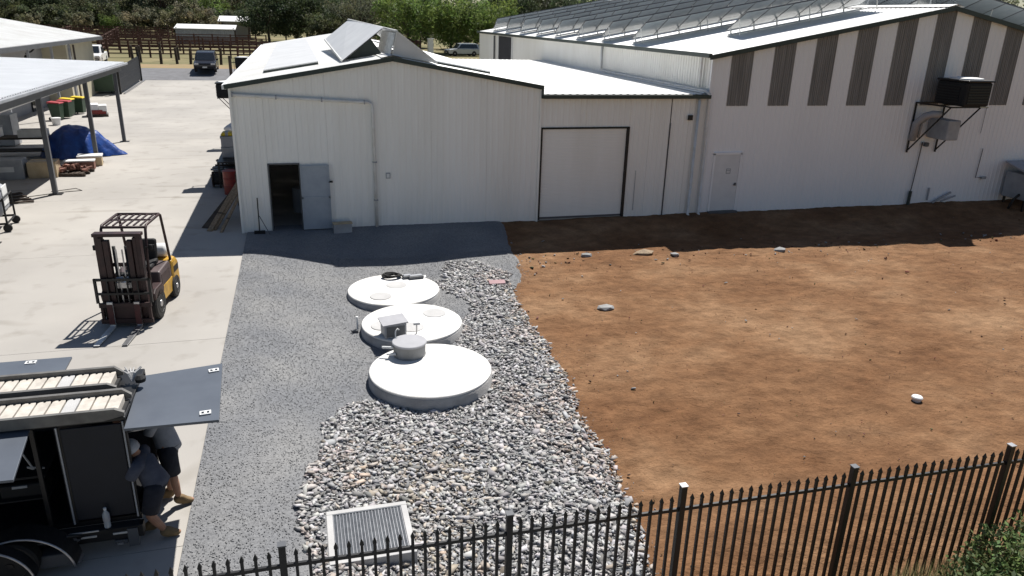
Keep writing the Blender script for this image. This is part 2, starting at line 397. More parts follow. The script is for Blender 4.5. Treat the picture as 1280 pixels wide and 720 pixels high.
def ruts(X, Y):
    # shallow wheel tracks curving across the yard and scuffed hollows
    d = 0
    for c0, k1, k2, a_ in ((-6.2, .10, .7, .35), (-7.8, .10, .7, .35), (-10.6, -.12, .5, 1.9), (-12.2, -.12, .5, 1.9)):
        yc = c0 + k1 * (X - 14) + k2 * np.sin(X * .22 + a_)
        d = d + np.exp(-((Y - yc) / .16) ** 2) * (.018 + .012 * np.sin(X * 9.0)) * np.clip(.5 + 2.2 * fbm(X * .35 + a_, Y * .35, 2), 0, 1)
    return d + .05 * np.clip(fbm(X * 1.7 + 60, Y * 2.6, 3) - .14, 0, 1) * 2 + .22 * np.clip(fbm(X * 1.5 + 20 + .4 * Y, Y * 4.2, 2) - .245, 0, .2)
struct(grid_sheet('dirt_lot', np.r_[np.arange(4.2, 24, .06), np.arange(24, 46, .12)], np.arange(-20.5, 1.3, .06),
    lambda X, Y: site(X, Y) - .02 + .07 * fbm(X * .9, Y * 1.6, 5) + .035 * fbm(X * 4.1, Y * 5.3, 4) - ruts(X, Y) + .05 * np.clip(fbm(X * 1.3 + 9, Y * 2.2, 4) - .06, 0, 1)
    + .16 * np.exp(-((Y + 3.4 + .4 * fbm(X * .8, X * 0)) / .35) ** 2) * ss(9, 11, X) * np.clip(fbm(X * 1.1, Y, 4) + .25, 0, .5), m_dirt))
def dirt_z(x, y): return site1(x, y)
# gravel sheet: its right edge is ragged against the dirt
bx_y = np.array([-24, -16.4, -14.8, -13.9, -12.5, -9.9, -7.6, -5.35, -4.4, -2.6, 1])
bx_x = np.array([5.4, 5.9, 6.3, 6.34, 6.4, 6.67, 6.75, 7.1, 7.7, 8.0, 8.3])
gys = np.arange(-24, .6, .12); rows = []
gn = 60
Vg = []
for y in gys:
    xr = np.interp(y, bx_y, bx_x) + .35 * fbm(y * 2.0, 3.3, 4)
    x = np.linspace(.056, xr, gn)
    z = site(x, np.full(gn, y)) + .03 + .02 * fbm(x * 3, np.full(gn, y * 3), 3); z[-1] -= .09; z[-2] -= .02
    Vg.append(np.c_[x, np.full(gn, y), z])
Vg = np.concatenate(Vg); i = np.arange(len(gys) * gn).reshape(len(gys), gn)
Fg = np.c_[i[:-1, :-1].ravel(), i[:-1, 1:].ravel(), i[1:, 1:].ravel(), i[1:, :-1].ravel()]
struct(tri_mesh('gravel_bed', Vg, Fg, m_gravel, quads=True))

# ---------------------------------------------------------------- loose stones (nobody could count them)
ico_v = np.array([(0, 0, 1), (.894, 0, .447), (.276, .851, .447), (-.724, .526, .447), (-.724, -.526, .447), (.276, -.851, .447),
                  (.724, .526, -.447), (-.276, .851, -.447), (-.894, 0, -.447), (-.276, -.851, -.447), (.724, -.526, -.447), (0, 0, -1)])
ico_f = np.array([(0, 1, 2), (0, 2, 3), (0, 3, 4), (0, 4, 5), (0, 5, 1), (1, 6, 2), (2, 7, 3), (3, 8, 4), (4, 9, 5), (5, 10, 1),
                  (2, 6, 7), (3, 7, 8), (4, 8, 9), (5, 9, 10), (1, 10, 6), (11, 7, 6), (11, 8, 7), (11, 9, 8), (11, 10, 9), (11, 6, 10)])
oct_v = np.array([(1, 0, 0), (0, 1, 0), (-1, 0, 0), (0, -1, 0), (0, 0, 1), (0, 0, -1.)])
oct_f = np.array([(0, 1, 4), (1, 2, 4), (2, 3, 4), (3, 0, 4), (1, 0, 5), (2, 1, 5), (3, 2, 5), (0, 3, 5)])
shard_v = np.array([(-.8, -.7, -.6), (.8, -.55, -.7), (.7, .75, -.6), (-.65, .65, -.7), (-.5, -.6, .6), (.65, -.5, .5), (.45, .55, .7), (-.6, .45, .55)])
shard_f = np.array([(3, 2, 1), (3, 1, 0), (4, 5, 6), (4, 6, 7), (0, 1, 5), (0, 5, 4), (1, 2, 6), (1, 6, 5), (2, 3, 7), (2, 7, 6), (3, 0, 4), (3, 4, 7)])
def stones(name, P, size, tint, bv=ico_v, bf=ico_f, flat=.7, jit=.28, parent=None):
    n = len(P); k = len(bv)
    A = rng.normal(size=(n, 3, 3)); Q, _ = np.linalg.qr(A)
    sc = np.c_[rng.uniform(1.1, 1.75, n), rng.uniform(.5, .95, n), rng.uniform(.35, .7, n)]
    V = bv[None] * (1 + rng.uniform(-jit, jit, (n, k, 1))) * sc[:, None, :] * size[:, None, None]
    V = np.einsum('nij,nkj->nki', Q, V); V[:, :, 2] *= flat
    V += P[:, None, :]
    F = bf[None] + (np.arange(n) * k)[:, None, None]
    o = tri_mesh(name, V.reshape(-1, 3), F.reshape(-1, 3), m_stone, np.repeat(tint, k, axis=0), parent)
    return o
poly = np.array([(5.75, -2.75), (6.75, -2.8), (7.3, -4.2), (7.0, -5.35), (6.78, -7.6), (6.7, -9.88), (6.42, -12.54), (6.36, -13.96), (6.36, -14.84), (5.95, -16.41), (5.6, -20),
                 (1.9, -20), (1.6, -16.5), (1.45, -14.4), (1.7, -13.2), (1.85, -11.9), (2.3, -11.2), (2.9, -10.9), (4.6, -11.0), (5.2, -10.2), (4.9, -8.7), (5.3, -7.5), (5.6, -6.2), (5.0, -4.6)])
def inpoly(x, y, P):
    c = np.zeros(len(x), bool); j = len(P) - 1
    for i in range(len(P)):
        xi, yi = P[i]; xj, yj = P[j]
        c ^= ((yi > y) != (yj > y)) & (x < (xj - xi) * (y - yi) / (yj - yi + 1e-12) + xi); j = i
    return c
discs = [(3.88, -5.35, 1.17), (4.0, -7.75, 1.14), (3.99, -10.33, 1.19)]
def clear_of_lids(x, y, grow=.03):
    ok = np.ones(len(x), bool)
    for cx, cy, r in discs: ok &= np.hypot(x - cx, y - cy) > r + grow
    ok &= ~((x > 1.80) & (x < 2.96) & (y > -15.5) & (y < -14.32))
    return ok
def scatter(n, x0, x1, y0, y1): return rng.uniform(x0, x1, n), rng.uniform(y0, y1, n)
x, y = scatter(62000, 1.3, 8.2, -18.6, -2.4)
wob = .45 * fbm(x * 1.2, y * 1.2, 3)
k = inpoly(x + wob, y + .45 * fbm(x * 1.2 + 40, y * 1.2, 3), poly) & clear_of_lids(x, y)
x, y = x[k], y[k]; n = len(x)
sz = rng.gamma(4, .0085, n).clip(.014, .075) * (1 + .5 * (rng.random(n) > .93))
val = np.where(rng.random(n) < .75, rng.uniform(.27, .48, n), rng.uniform(.12, .26, n)); tint = np.c_[val * rng.uniform(.98, 1.07, n), val, val * rng.uniform(.94, 1.04, n)]
pk = (fbm(x * .7 + 5, y * .7, 3) > .09) & (rng.random(n) < .5); tint[pk] *= (1.06, .97, .92)
br = np.exp(-((x - 3.3) ** 2 + (y + 13.6) ** 2) / .9) + .8 * np.exp(-((x - 3.3) ** 2 + (y + 15.6) ** 2) / .5) + .5 * np.exp(-np.maximum(0, np.interp(y, bx_y, bx_x) - x) / .25)
bm = rng.random(n) < .5 * br; tint[bm] *= (1.0, .90, .77)
tint = np.clip(tint, 0, .62)
tag(stones('coarse_rock', np.c_[x, y, site(x, y) + .04 + rng.uniform(0, .026, n)], sz, tint, shard_v, shard_f, .55, .40), kind='stuff')
x, y = scatter(80000, .07, 7.9, -18.4, -2.0)
k = (~inpoly(x, y, poly) | (rng.random(len(x)) < .12)) & clear_of_lids(x, y) & (x < np.interp(y, bx_y, bx_x) + .12 * rng.normal(size=len(x)))
x, y = x[k], y[k]; n = len(x); val = rng.uniform(.17, .32, n)
tag(stones('fine_gravel', np.c_[x, y, site(x, y) + .034 + rng.uniform(0, .008, n)], rng.uniform(.006, .0155, n), np.c_[val, val * 1.005, val * 1.02], oct_v, oct_f, .45), kind='stuff')
x, y = scatter(9000, 5.6, 30, -18.5, -1)
k = (x > np.interp(y, bx_y, bx_x)) & (fbm(x * .8 + 3, y * .8, 3) > -.02); x, y = x[k], y[k]; n = len(x)
tag(stones('dirt_crumbs', np.c_[x, y, site(x, y) - .012], rng.uniform(.006, .016, n), np.c_[rng.uniform(.12, .26, n), rng.uniform(.065, .15, n), rng.uniform(.035, .085, n)], oct_v, oct_f), kind='stuff')
# stray stones and clods over the dirt
x, y = scatter(5200, 5.8, 34, -19, -1); 
edge = np.exp(-np.maximum(0, x - np.interp(y, bx_y, bx_x)) / .5); bank = np.exp(-((y + 3.3) / .7) ** 2) * (x > 8)
k = (x > np.interp(y, bx_y, bx_x) - .1) & (rng.random(len(x)) < .10 + .7 * edge + .5 * bank)
x, y = x[k], y[k]; n = len(x); g = rng.random(n) < (.15 + .75 * edge[k] + .2 * bank[k])
val = rng.uniform(.2, .42, n); tint = np.where(g[:, None], np.c_[val, val, val], np.c_[rng.uniform(.09, .19, n), rng.uniform(.05, .105, n), rng.uniform(.03, .06, n)])
tag(stones('dirt_clods', np.c_[x, y, site(x, y) + .01], rng.uniform(.008, .028, n) * np.where(bank[k] > .4, 1.7, 1) * (1 + .6 * edge[k]) * np.where(rng.random(n) < .12, 1.8, 1), tint), kind='stuff')
# ---------------------------------------------------------------- the white gabled shed with its lean-to
def zs(x): return 5.22 - .17 * abs(x - 4.63)          # top of the shed's front wall
shed = thing('metal_shed', 'cream corrugated steel shed with low gable, raised roof vent and flat lean-to with roller door', 'shed', (0, 0, 0))
def wall_sheet(par, x0, x1, zb, top, m, y=0, pitch=.19, name='wall_panel'):
    mb = MB(); mb.ribbed((x0, y, 0), (1, 0, 0), (0, 0, 1), (0, -1, 0), x1 - x0, lambda t: top(x0 + t), zb, pitch, .010)
    return mb.build(name, m, par)
cuts = [(-.06, .82, 0), (.82, 1.72, 2.09), (1.72, 2.6, 0), (2.6, 4.0, 0), (4.0, 5.8, 0), (5.8, 7.6, 0), (7.6, 9.34, 0)]
for a, b, z in cuts:
    wall_sheet(shed, a + .0015, b - .0015, z - (.3 if z == 0 else 0), lambda x: zs(x) - .03, m_wall)
for a, b, z in [(9.40, 10.98, 3.1), (10.98, 12.56, 3.1), (12.56, 13.3, -.3), (13.3, 14.04, -.3), (14.07, 14.75, -.3), (14.75, 15.40, -.3)]:
    wall_sheet(shed, a + .0015, b - .0015, z, lambda x: 4.02, m_wall, y=.012)
MB().span((9.335, -.05, -.3), (9.4, .03, 4.42)).build('corner_flashing', m_wall, shed, .004)
MB().span((-.1, -.06, -.3), (-.03, .04, 4.36)).build('corner_flashing', m_wall, shed, .004)
# side and back walls
for k in range(15):
    MB().ribbed((-.06, 2 * k, 0), (0, 1, 0), (0, 0, 1), (-1, 0, 0), 1.99, 4.4, -.1).build('side_panel', m_wall, shed)
MB().add([(-.06, 30, 0), (9.34, 30, 0), (9.34, 30, 4.4), (4.63, 30, 5.2), (-.06, 30, 4.4)], [(0, 1, 2, 3, 4)]).build('back_wall', m_wall, shed)
MB().add([(9.4, 18.9, 0), (15.4, 18.9, 0), (15.4, 18.9, 4.1), (9.4, 18.9, 4.1)], [(0, 1, 2, 3)]).build('back_wall', m_wall, shed)
MB().add([(9.36, 18.9, 0), (9.36, 30, 0), (9.36, 30, 4.4), (9.36, 18.9, 4.4)], [(0, 1, 2, 3)]).build('side_wall', m_wall, shed)
MB().span((0, .06, -.4), (15.38, 29.9, .02)).build('floor', m_conc, shed)
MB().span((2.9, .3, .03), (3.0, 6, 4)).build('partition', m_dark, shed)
# roof sheets
k17 = math.atan(.17)
for k in range(12):
    y0 = -.1 + 2.51 * k
    MB().ribbed((4.63, y0, 5.245), (0, 1, 0), (-math.cos(k17), 0, -math.sin(k17)), (0, 0, 1), 2.508, 4.83, 0, .25, .018).build('roof_sheet', m_roofw, shed)
    MB().ribbed((4.63, y0, 5.245), (0, 1, 0), (math.cos(k17), 0, -math.sin(k17)), (0, 0, 1), 2.508, 4.83, 0, .25, .018).build('roof_sheet', m_roofw, shed)
MB().add([(4.3, -.12, 5.23), (4.63, -.12, 5.30), (4.96, -.12, 5.23), (4.3, 30.05, 5.23), (4.63, 30.05, 5.30), (4.96, 30.05, 5.23)], [(0, 1, 4, 3), (1, 2, 5, 4)]).build('ridge_cap', m_roofw, shed)
for k in range(4):
    MB().ribbed((9.37 + 1.515 * k, -.12, 4.17), (1, 0, 0), (0, 1, .004), (0, 0, 1), 1.513, 19.1, 0, .25, .014).build('lean_to_roof_sheet', m_roofw, shed)
# barge boards and gutter
MB().beam((-.2, -.10, 4.36), (4.635, -.10, 5.185), .05, .13).build('barge_board', m_trim, shed)
MB().beam((4.625, -.10, 5.185), (9.42, -.10, 4.37), .05, .13).build('barge_board', m_trim, shed)
MB().span((9.40, -.2, 4.03), (15.40, -.06, 4.16)).build('gutter', m_trim, shed, .01)
MB().span((9.37, -.12, 4.03), (9.43, 0, 4.4)).build('step_flashing', m_trim, shed)
MB().beam((-.2, -.1, 4.35), (-.2, 30, 4.35), .12, .12).build('gutter', m_roofg, shed)
# open man door
MB().span((.80, -.045, 0), (.84, .06, 2.1)).span((1.70, -.045, 0), (1.735, .06, 2.1)).span((.80, -.045, 2.08), (1.735, .06, 2.12)).build('door_frame', m_trimg, shed)
dl = MB().span((1.74, -.09, .05), (2.60, -.055, 2.05)).build('door', m_door, shed, .004)
MB().span((1.74, -.115, 1.02), (2.60, -.092, 1.08)).span((1.74, -.115, 1.99), (2.60, -.092, 2.05)).span((1.74, -.115, .05), (2.60, -.092, .11)).span((1.74, -.115, .11), (1.79, -.092, 1.99)).span((2.55, -.115, .11), (2.60, -.092, 1.99)).build('door_rail', m_door, dl)
MB().box((2.64, -.13, 1.54), (.10, .06, .05)).tube([(2.64, -.12, 1.54), (2.64, -.2, 1.54), (2.56, -.2, 1.54)], .013).build('handle', m_black, dl)
# roller door
MB().span((9.40, -.03, 0), (9.47, .2, 3.08)).span((12.48, -.03, 0), (12.555, .2, 3.08)).span((9.40, -.03, 3.06), (12.555, .2, 3.10)).build('roller_door_frame', m_black, shed)
rd = MB()
for k in range(34): rd.prism([(.055, .02 + .0885 * k), (.085, .02 + .0885 * k), (.085, .1085 + .0885 * k), (.055, .1085 + .0885 * k), (.050, .0642 + .0885 * k)], 9.48, 12.47, 'x')
rdo = rd.build('roller_door', m_wall, shed)
MB().span((9.475, .05, .01), (12.475, .11, .075)).build('bottom_rail', m_trimg, rdo)
for yy in (12.9,):
    MB().span((yy, -.02, .2), (yy + .012, -.004, 1.6)).build('seam_strip', m_greyp, shed)
MB().span((14.045, -.03, -.1), (14.066, .0, 3.2)).build('seam_strip', m_trimg, shed)
MB().span((14.68, -.08, 3.30), (14.85, -.01, 3.47)).build('vent_box', m_black, shed, .01)
MB().span((4.33, -.055, 1.57), (4.47, -.025, 1.75)).build('switch_box', m_greyp, shed, .008)
MB().span((4.355, -.06, 1.60), (4.445, -.0555, 1.72)).build('switch_plate', m_whitep, shed)
# drain pipes
pp = MB().tube([(0, -.07, 4.14), (3.86, -.07, 3.92), (3.96, -.07, 3.86), (3.985, -.07, 3.7), (4.0, -.07, 0)], .05, 10).build('drain_pipe', m_pipe, shed, smooth=True)
for q in ((.0, 4.14), (1.2, 4.07), (2.5, 3.995), (3.75, 3.925)): MB().span((q[0] - .02, -.125, q[1] - .06), (q[0] + .02, -.02, q[1] + .06)).build('bracket', m_greyp, pp)
for z in (2.1, .9): MB().span((3.93, -.125, z - .02), (4.06, -.02, z + .02)).build('bracket', m_greyp, pp)
MB().tube([(15.02, -.09, 4.05), (15.02, -.09, .02), (15.02, -.18, -.05)], .05, 10).build('drain_pipe', m_pipe, shed, smooth=True)
# raised roof vent straddling the ridge
v1 = MB(); v1.add([(3.18, .75, 5.06), (4.56, 1.5, 6.06), (4.05, 10, 6.19), (3.05, 10, 5.40)], [(0, 1, 2, 3)]); v1.add([(3.18, .75, 5.03), (4.56, 1.5, 6.03), (4.05, 10, 6.16), (3.05, 10, 5.37)], [(3, 2, 1, 0)])
vt = v1.build('roof_vent', m_monitor, shed)  # left slope, shade put into its duller grey
a = Vector((6.02, .12, 5.06)); b = Vector((4.80, .12, 5.96)); L = (b - a).length
MB().ribbed(a, (0, 1, 0), b - a, (1, 0, 1), 9.9, L, 0, .2, .03).build('vent_sheet', m_roofg, vt)
MB().add([(4.66, .1, 5.28), (5.98, .1, 5.075), (4.80, .1, 5.95), (4.66, .13, 5.28), (5.98, .13, 5.075), (4.80, .13, 5.95)], [(0, 1, 2), (5, 4, 3), (0, 2, 5, 3), (1, 4, 5, 2)]).build('vent_gable', m_monitor, vt)
MB().beam((4.80, .10, 5.97), (6.02, .10, 5.08), .03, .04).beam((4.80, .12, 5.98), (4.05, 10, 6.21), .06, .05).beam((4.66, .09, 5.28), (4.80, .09, 5.95), .03, .03).beam((3.18, .75, 5.08), (3.05, 10, 5.41), .04, .06).build('vent_trim', m_alu, vt)
MB().add([(3.35, 1.6, 5.06), (4.5, 1.6, 5.25), (4.15, 1.6, 5.72)], [(0, 1, 2)]).build('vent_dark_triangle', m_trim, vt)  # dark triangle set in the open left half of the vent end
MB().ribbed((4.62, .3, 5.3), (0, 1, 0), (.17, 0, .65), (-1, 0, 0), 3.2, .64, 0, .28, .06).build('vent_lining', m_alu, vt)
# raised translucent hatches on the roof slopes
def hatch(x0, x1, y0, y1, m):
    za, zb = 5.22 - .17 * abs(x0 - 4.63) + .11, 5.22 - .17 * abs(x1 - 4.63) + .11
    o = MB().add([(x0, y0, za), (x1, y0, zb), (x1, y1, zb - .02), (x0, y1, za - .02), (x0, y0, za + .03), (x1, y0, zb + .03), (x1, y1, zb), (x0, y1, za)], [(3, 2, 1, 0), (4, 5, 6, 7), (0, 1, 5, 4), (1, 2, 6, 5), (2, 3, 7, 6), (3, 0, 4, 7)]).build('roof_hatch', m, shed)
    MB().beam((x0, y0 + .03, za - .06), (x1, y0 + .03, zb - .06), .04, .11).build('hatch_upstand', m_trim, o)
hatch(.85, 2.52, 1.7, 26, m_monitor)
hatch(6.15, 7.9, .9, 24, m_roofg)

# ---------------------------------------------------------------- the big building
big = thing('white_warehouse', 'large white steel building with dark vertical strips and solar panels on its gabled roof', 'building', (0, 0, 0))
def zb_(x): return 5.45 + .189 * (x - 15.43) if x < 24.9 else 7.24 - .189 * (x - 24.9)
xs0 = 16.14; pos = 15.45; n = 0
sx = [16.135 + 1.635 * i for i in range(12)]
segs = []
prev = 15.45
for s in sx:
    segs.append((prev, s, False)); segs.append((s, s + .83, True)); prev = s + .83
segs = [s for s in segs if s[0] < 34.3]
for a, b, st in segs:
    b = min(b, 34.35)
    if st:
        wall_sheet(big, a, b, -.5, lambda x: 3.78, m_wall2, .02, .21)
        mb = MB(); mb.ribbed((a + .006, .012, 0), (1, 0, 0), (0, 0, 1), (0, -1, 0), b - a - .012, lambda t: zb_(a + t) - .05, 3.77, .085, .03); mb.build('skylight_strip', m_strip, big)
    else: wall_sheet(big, a, b, -.5, lambda x: zb_(x) - .05, m_wall2, .02, .21)
MB().span((15.39, -.03, -.4), (15.47, .06, 5.42)).build('corner_flashing', m_wall2, big, .004)
for k in range(18):
    MB().ribbed((15.43, 1.92 * k + .02, 0), (0, 1, 0), (0, 0, 1), (-1, 0, 0), 1.915, 5.42, 3.0 if k < 10 else 0, .19, .03).build('side_panel', m_wall, big)
MB().add([(34.3, 0, -.5), (34.3, 34.5, -.5), (34.3, 34.5, 5.45), (34.3, 0, 5.45)], [(0, 1, 2, 3)]).build('side_wall', m_wall2, big)
MB().add([(15.45, 34.5, -.5), (34.3, 34.5, -.5), (34.3, 34.5, 5.45), (24.9, 34.5, 7.2), (15.45, 34.5, 5.4)], [(0, 1, 2, 3, 4)]).build('back_wall', m_wall2, big)
wf = MB().span((15.36, 25.3, 3.4), (15.395, 28.6, 5.3)).build('window', m_dark, big)
MB().span((15.34, 25.1, 3.4), (15.40, 25.3, 5.36)).span((15.34, 28.6, 3.4), (15.40, 28.75, 5.36)).build('window_frame', m_whited, wf)
MB().tube([(15.3, 29.6, 3.4), (15.3, 29.6, 5.3)], .06, 8).build('drain_pipe', m_trimg, big)
kb = math.atan(.189); Lb = 9.72
for k in range(10):
    y0 = -.15 + 3.48 * k
    MB().ribbed((24.9, y0, 7.265), (0, 1, 0), (-math.cos(kb), 0, -math.sin(kb)), (0, 0, 1), 3.478, Lb + .12, 0, .25, .018).build('roof_sheet', m_roofw, big)
    MB().ribbed((24.9, y0, 7.265), (0, 1, 0), (math.cos(kb), 0, -math.sin(kb)), (0, 0, 1), 3.478, Lb, 0, .25, .018).build('roof_sheet', m_roofw, big)
MB().add([(24.55, -.17, 7.25), (24.9, -.17, 7.34), (25.25, -.17, 7.25), (24.55, 34.6, 7.25), (24.9, 34.6, 7.34), (25.25, 34.6, 7.25)], [(0, 1, 4, 3), (1, 2, 5, 4)]).build('ridge_cap', m_roofw, big)
MB().beam((15.22, -.14, 5.37), (24.905, -.14, 7.20), .05, .15).build('barge_board', m_trim, big)
MB().beam((24.895, -.14, 7.20), (34.5, -.14, 5.38), .05, .15).build('barge_board', m_trim, big)
MB().span((15.16, -.15, 5.36), (15.29, 34.5, 5.50)).build('gutter', m_trim, big, .01)
MB().tube([(15.28, .5, 5.4), (15.28, .5, 4.34)], .05, 8).build('drain_pipe', m_pipe, big)
MB().tube([(15.28, 9.6, 5.4), (15.28, 9.6, 4.36), (15.28, 8.9, 4.30), (15.28, -.05, 4.27), (15.33, -.16, 4.18), (15.40, -.1, 4.0), (15.44, -.1, .02), (15.44, -.2, -.06)], .055, 10).build('drain_pipe', m_pipe, big, smooth=True)
MB().span((15.2, .0, 4.2), (15.42, 18.7, 4.24)).build('box_gutter', m_roofg, big)
# white man door
MB().span((15.86, -.04, 0), (15.93, .02, 2.12)).span((16.93, -.04, 0), (17.0, .02, 2.12)).span((15.86, -.04, 2.08), (17.0, .02, 2.16)).build('door_frame', m_wall2, big)
wd = MB().span((15.935, -.025, .06), (16.925, .0, 2.075)).build('door', m_whited, big)
MB().span((16.42, -.032, 1.40), (16.60, -.026, 1.58)).build('notice', m_greyp, wd)
MB().span((16.445, -.035, 1.43), (16.575, -.0325, 1.50)).span((16.445, -.035, 1.52), (16.575, -.0325, 1.56)).build('notice_text', m_whitep, wd)
MB().span((16.80, -.05, .96), (16.88, -.026, 1.06)).tube([(16.84, -.04, 1.0), (16.84, -.09, 1.0), (16.74, -.09, 1.0)], .012).build('handle', m_trimg, wd)
MB().span((15.86, -.16, -.25), (17.0, .0, .045)).build('door_step', m_trimg, big)
MB().tube([(24.75, -.05, 2.4), (24.70, -.05, .9), (24.66, -.06, .45), (24.62, -.08, -.3)], .022, 6).build('conduit', m_trimg, big)
MB().tube([(24.66, -.07, .5), (24.63, -.09, -.3)], .06, 8).build('conduit_sleeve', m_trim, big)
MB().tube([(27.45, -.04, 3.75), (27.45, -.04, 2.7)], .012, 5).build('conduit', m_greyp, big)
MB().tube([(27.75, -.04, 2.1), (27.72, -.04, .95), (28.15, -.04, .93)], .016, 6).build('conduit', m_trimg, big)
MB().box((28.1, -.06, .93), (.22, .07, .1)).build('junction_box', m_greyp, big)
MB().box((25.55, -.05, .35), (.05, .05, .5)).box((26.2, -.09, .2), (.9, .05, .07), Matrix.Rotation(-.45, 3, 'Y')).box((26.5, -.12, .15), (.7, .04, .05), Matrix.Rotation(-.3, 3, 'Y')).build('leaning_offcut', m_greyp, big)

# ---------------------------------------------------------------- evaporative coolers
def cooler(name, label, loc, rz, sc=1.0, group=None, full=True):
    """origin on the wall under the unit; the wall is behind (+y), unit hangs out towards -y"""
    t = thing(name, label, 'air cooler', loc, rz, group)
    w, d = .56, 1.05; ox = .34
    b = MB()
    b.prism([(ox - w, -1.72), (ox + w, -1.72), (ox + w, -.35), (ox - w, -.35)], .02, .86, 'z')
    bo = b.build('cabinet', m_blackm, t, .07)
    lv = MB()
    for k in range(7): lv.span((ox - w + .1, -1.745, .12 + .095 * k), (ox + w - .1, -1.715, .165 + .095 * k))
    for k in range(7): lv.span((ox - w - .02, -1.43, .12 + .095 * k), (ox - w + .01, -.4, .165 + .095 * k))
    lv.build('louvre', m_black, bo)
    MB().prism([(ox - w - .03, -1.77), (ox + w + .03, -1.77), (ox + w + .03, -.32), (ox - w - .03, -.32)], .86, .93, 'z').build('rim', m_black, t, .03)
    MB().lathe([(.56, .93), (.55, .97), (.35, 1.0), (.001, 1.01)], (ox, -1.05, 0), 24, cap=False).build('lid', m_whitep, t)
    f = MB()
    for s in (-1, 1):
        f.beam((s * .66, -.02, 0), (s * .66, -1.68, 0), .05, .05).beam((s * .66, -.03, .02), (s * .66, -.03, -1.86), .05, .05).beam((s * .66, -1.62, -.02), (s * .66, -.04, -1.78), .04, .04)
    f.beam((-.68, -1.66, 0), (.95, -1.66, 0), .05, .05).beam((-.68, -.06, 0), (.95, -.06, 0), .05, .05).beam((-.7, -.9, 0), (.7, -.9, 0), .05, .04)
    f.build('bracket', m_black, t)
    MB().box((.75, -1.6, .01), (.4, .22, .03)).build('drip_tray', m_steel, t)
    if full:
        MB().prism([(-.02, -.55), (.55, -.55), (.55, -1.28), (-.02, -1.28)], -1.0, -.06, 'y').build('duct', m_greyp, t, .04).location = (.05, -.02, 0)
        MB().tube([(-.15, -.75, -.36), (-.42, -.62, -.36), (-.56, -.45, -.45), (-.6, -.14, -.75), (-.6, -.1, -1.4)], .13, 12).build('duct_elbow', m_riserlid, t, smooth=True)
        MB().tube([(-.28, -.4, -.5), (-.34, -.14, -.75), (-.34, -.1, -1.3)], .05, 8).build('drain_hose', m_greyp, t, smooth=True)
        MB().lathe([(.07, -1.48), (.10, -1.5), (.10, -1.62), (.05, -1.64)], (.1, -.12, 0), 10).build('pump', m_trimg, t)
    t.scale = (sc,) * 3
    return t
cooler('wall_cooler', 'black cooler with white lid on triangular brackets below the striped gable of the big building', (24.76, -.02, 3.88), 0, 1.0)
cooler('wall_cooler', 'nearer small black cooler sticking out from the left side wall of the cream shed', (-.1, 8.3, 3.25), R(-90), .62, None, False)
cooler('wall_cooler', 'farther small black cooler high on the left side wall of the cream shed', (-.1, 17.5, 3.75), R(-90), .55, None, False)
ac = thing('floor_unit', 'pale metal unit with blue grey sloping lid against the white wall at the right edge', 'machine', (30.0, -.75, -.35))
MB().span((-.9, -.5, .55), (.7, .6, 1.55)).build('cabinet', m_greyp, ac, .04)
MB().prism([(-.58, 1.58), (.62, 1.9), (.62, 1.96), (-.58, 1.64)], -1.05, .8, 'x').build('lid', m_riserlid, ac)
for sx_ in (-.8, .6):
    for sy_ in (-.4, .5): MB().beam((sx_, sy_, 0), (sx_, sy_, .56), .07, .07).build('leg', m_black, ac)
MB().tube([(-.9, -.2, .75), (-1.25, -.3, .6), (-1.2, -.1, .1)], .05, 8).build('hose', m_rubber, ac, smooth=True)

# ---------------------------------------------------------------- solar rows on the big roof
pm = MB().span((.02, 0, 0), (.98, 1.62, .03)); pan_me = pm.build('panel', m_panel).data
pan0 = bpy.data.objects['panel']
tf = MB().span((.03, .01, .031), (.97, 1.61, .036)); cell0 = tf.build('cell_sheet', m_cell)
fr = MB().span((.0, -.012, -.008), (1.0, .02, .034)).span((0, 1.60, -.008), (1.0, 1.632, .034)).span((0, .02, -.006), (.02, 1.60, .034)).span((.98, .02, -.006), (1.0, 1.60, .034)); fr0 = fr.build('frame', m_trimg)
lg = MB().beam((.03, 1.2, 0), (.03, 1.2, .36), .045, .045).span((-.02, 1.14, 0), (.08, 1.26, .02)); lg0 = lg.build('leg', m_alu)
tilt = R(-24)
ords = ['frontmost', 'second', 'third', 'fourth', 'fifth', 'sixth', 'seventh', 'eighth', 'ninth']
def solar_row(i, y, x0, n, side):
    # side -1: left slope (x measured up the slope from x0), +1 right slope
    z = zb_(x0) + .07
    ang = -kb if side < 0 else kb
    lab = ('%s row of solar panels from the striped gable, left roof slope' if side < 0 else '%s row of solar panels from the striped gable, right roof slope') % ords[i]
    t = thing('solar_panel_row', lab, 'solar panels', (x0, y, z), 0, 'rows of solar panels on the big roof'); t.rotation_euler = (0, ang, 0)
    MB().span((-.1, 1.15, .0), (n * 1.01 + .1, 1.25, .06)).build('rail', m_alu, t)
    for j in range(0, n + 1, 3): MB().beam((j * 1.01, .5, 0), (j * 1.01, .5, .62), .03, .03).build('prop', m_alu, t)
    for j in range(n):
        p = bpy.data.objects.new('panel', pan_me); COL.objects.link(p); p.parent = t; p.location = (j * 1.01, 0, .84); p.rotation_euler = (tilt, 0, 0)
        for src in (cell0, fr0):
            c = bpy.data.objects.new(src.name.split('.')[0], src.data); COL.objects.link(c); c.parent = p
        l_ = bpy.data.objects.new('leg', lg0.data); COL.objects.link(l_); l_.parent = t; l_.location = (j * 1.01, 0, 0)
for i in range(9):
    y = 2.45 + 3.45 * i
    if i == 0: solar_row(i, y, 18.15, 6, -1)
    else: solar_row(i, y, 15.75, 9, -1)
    solar_row(i, y - 1.3, 25.35, 8, 1)
for o in (pan0, cell0, fr0, lg0): bpy.data.objects.remove(o)
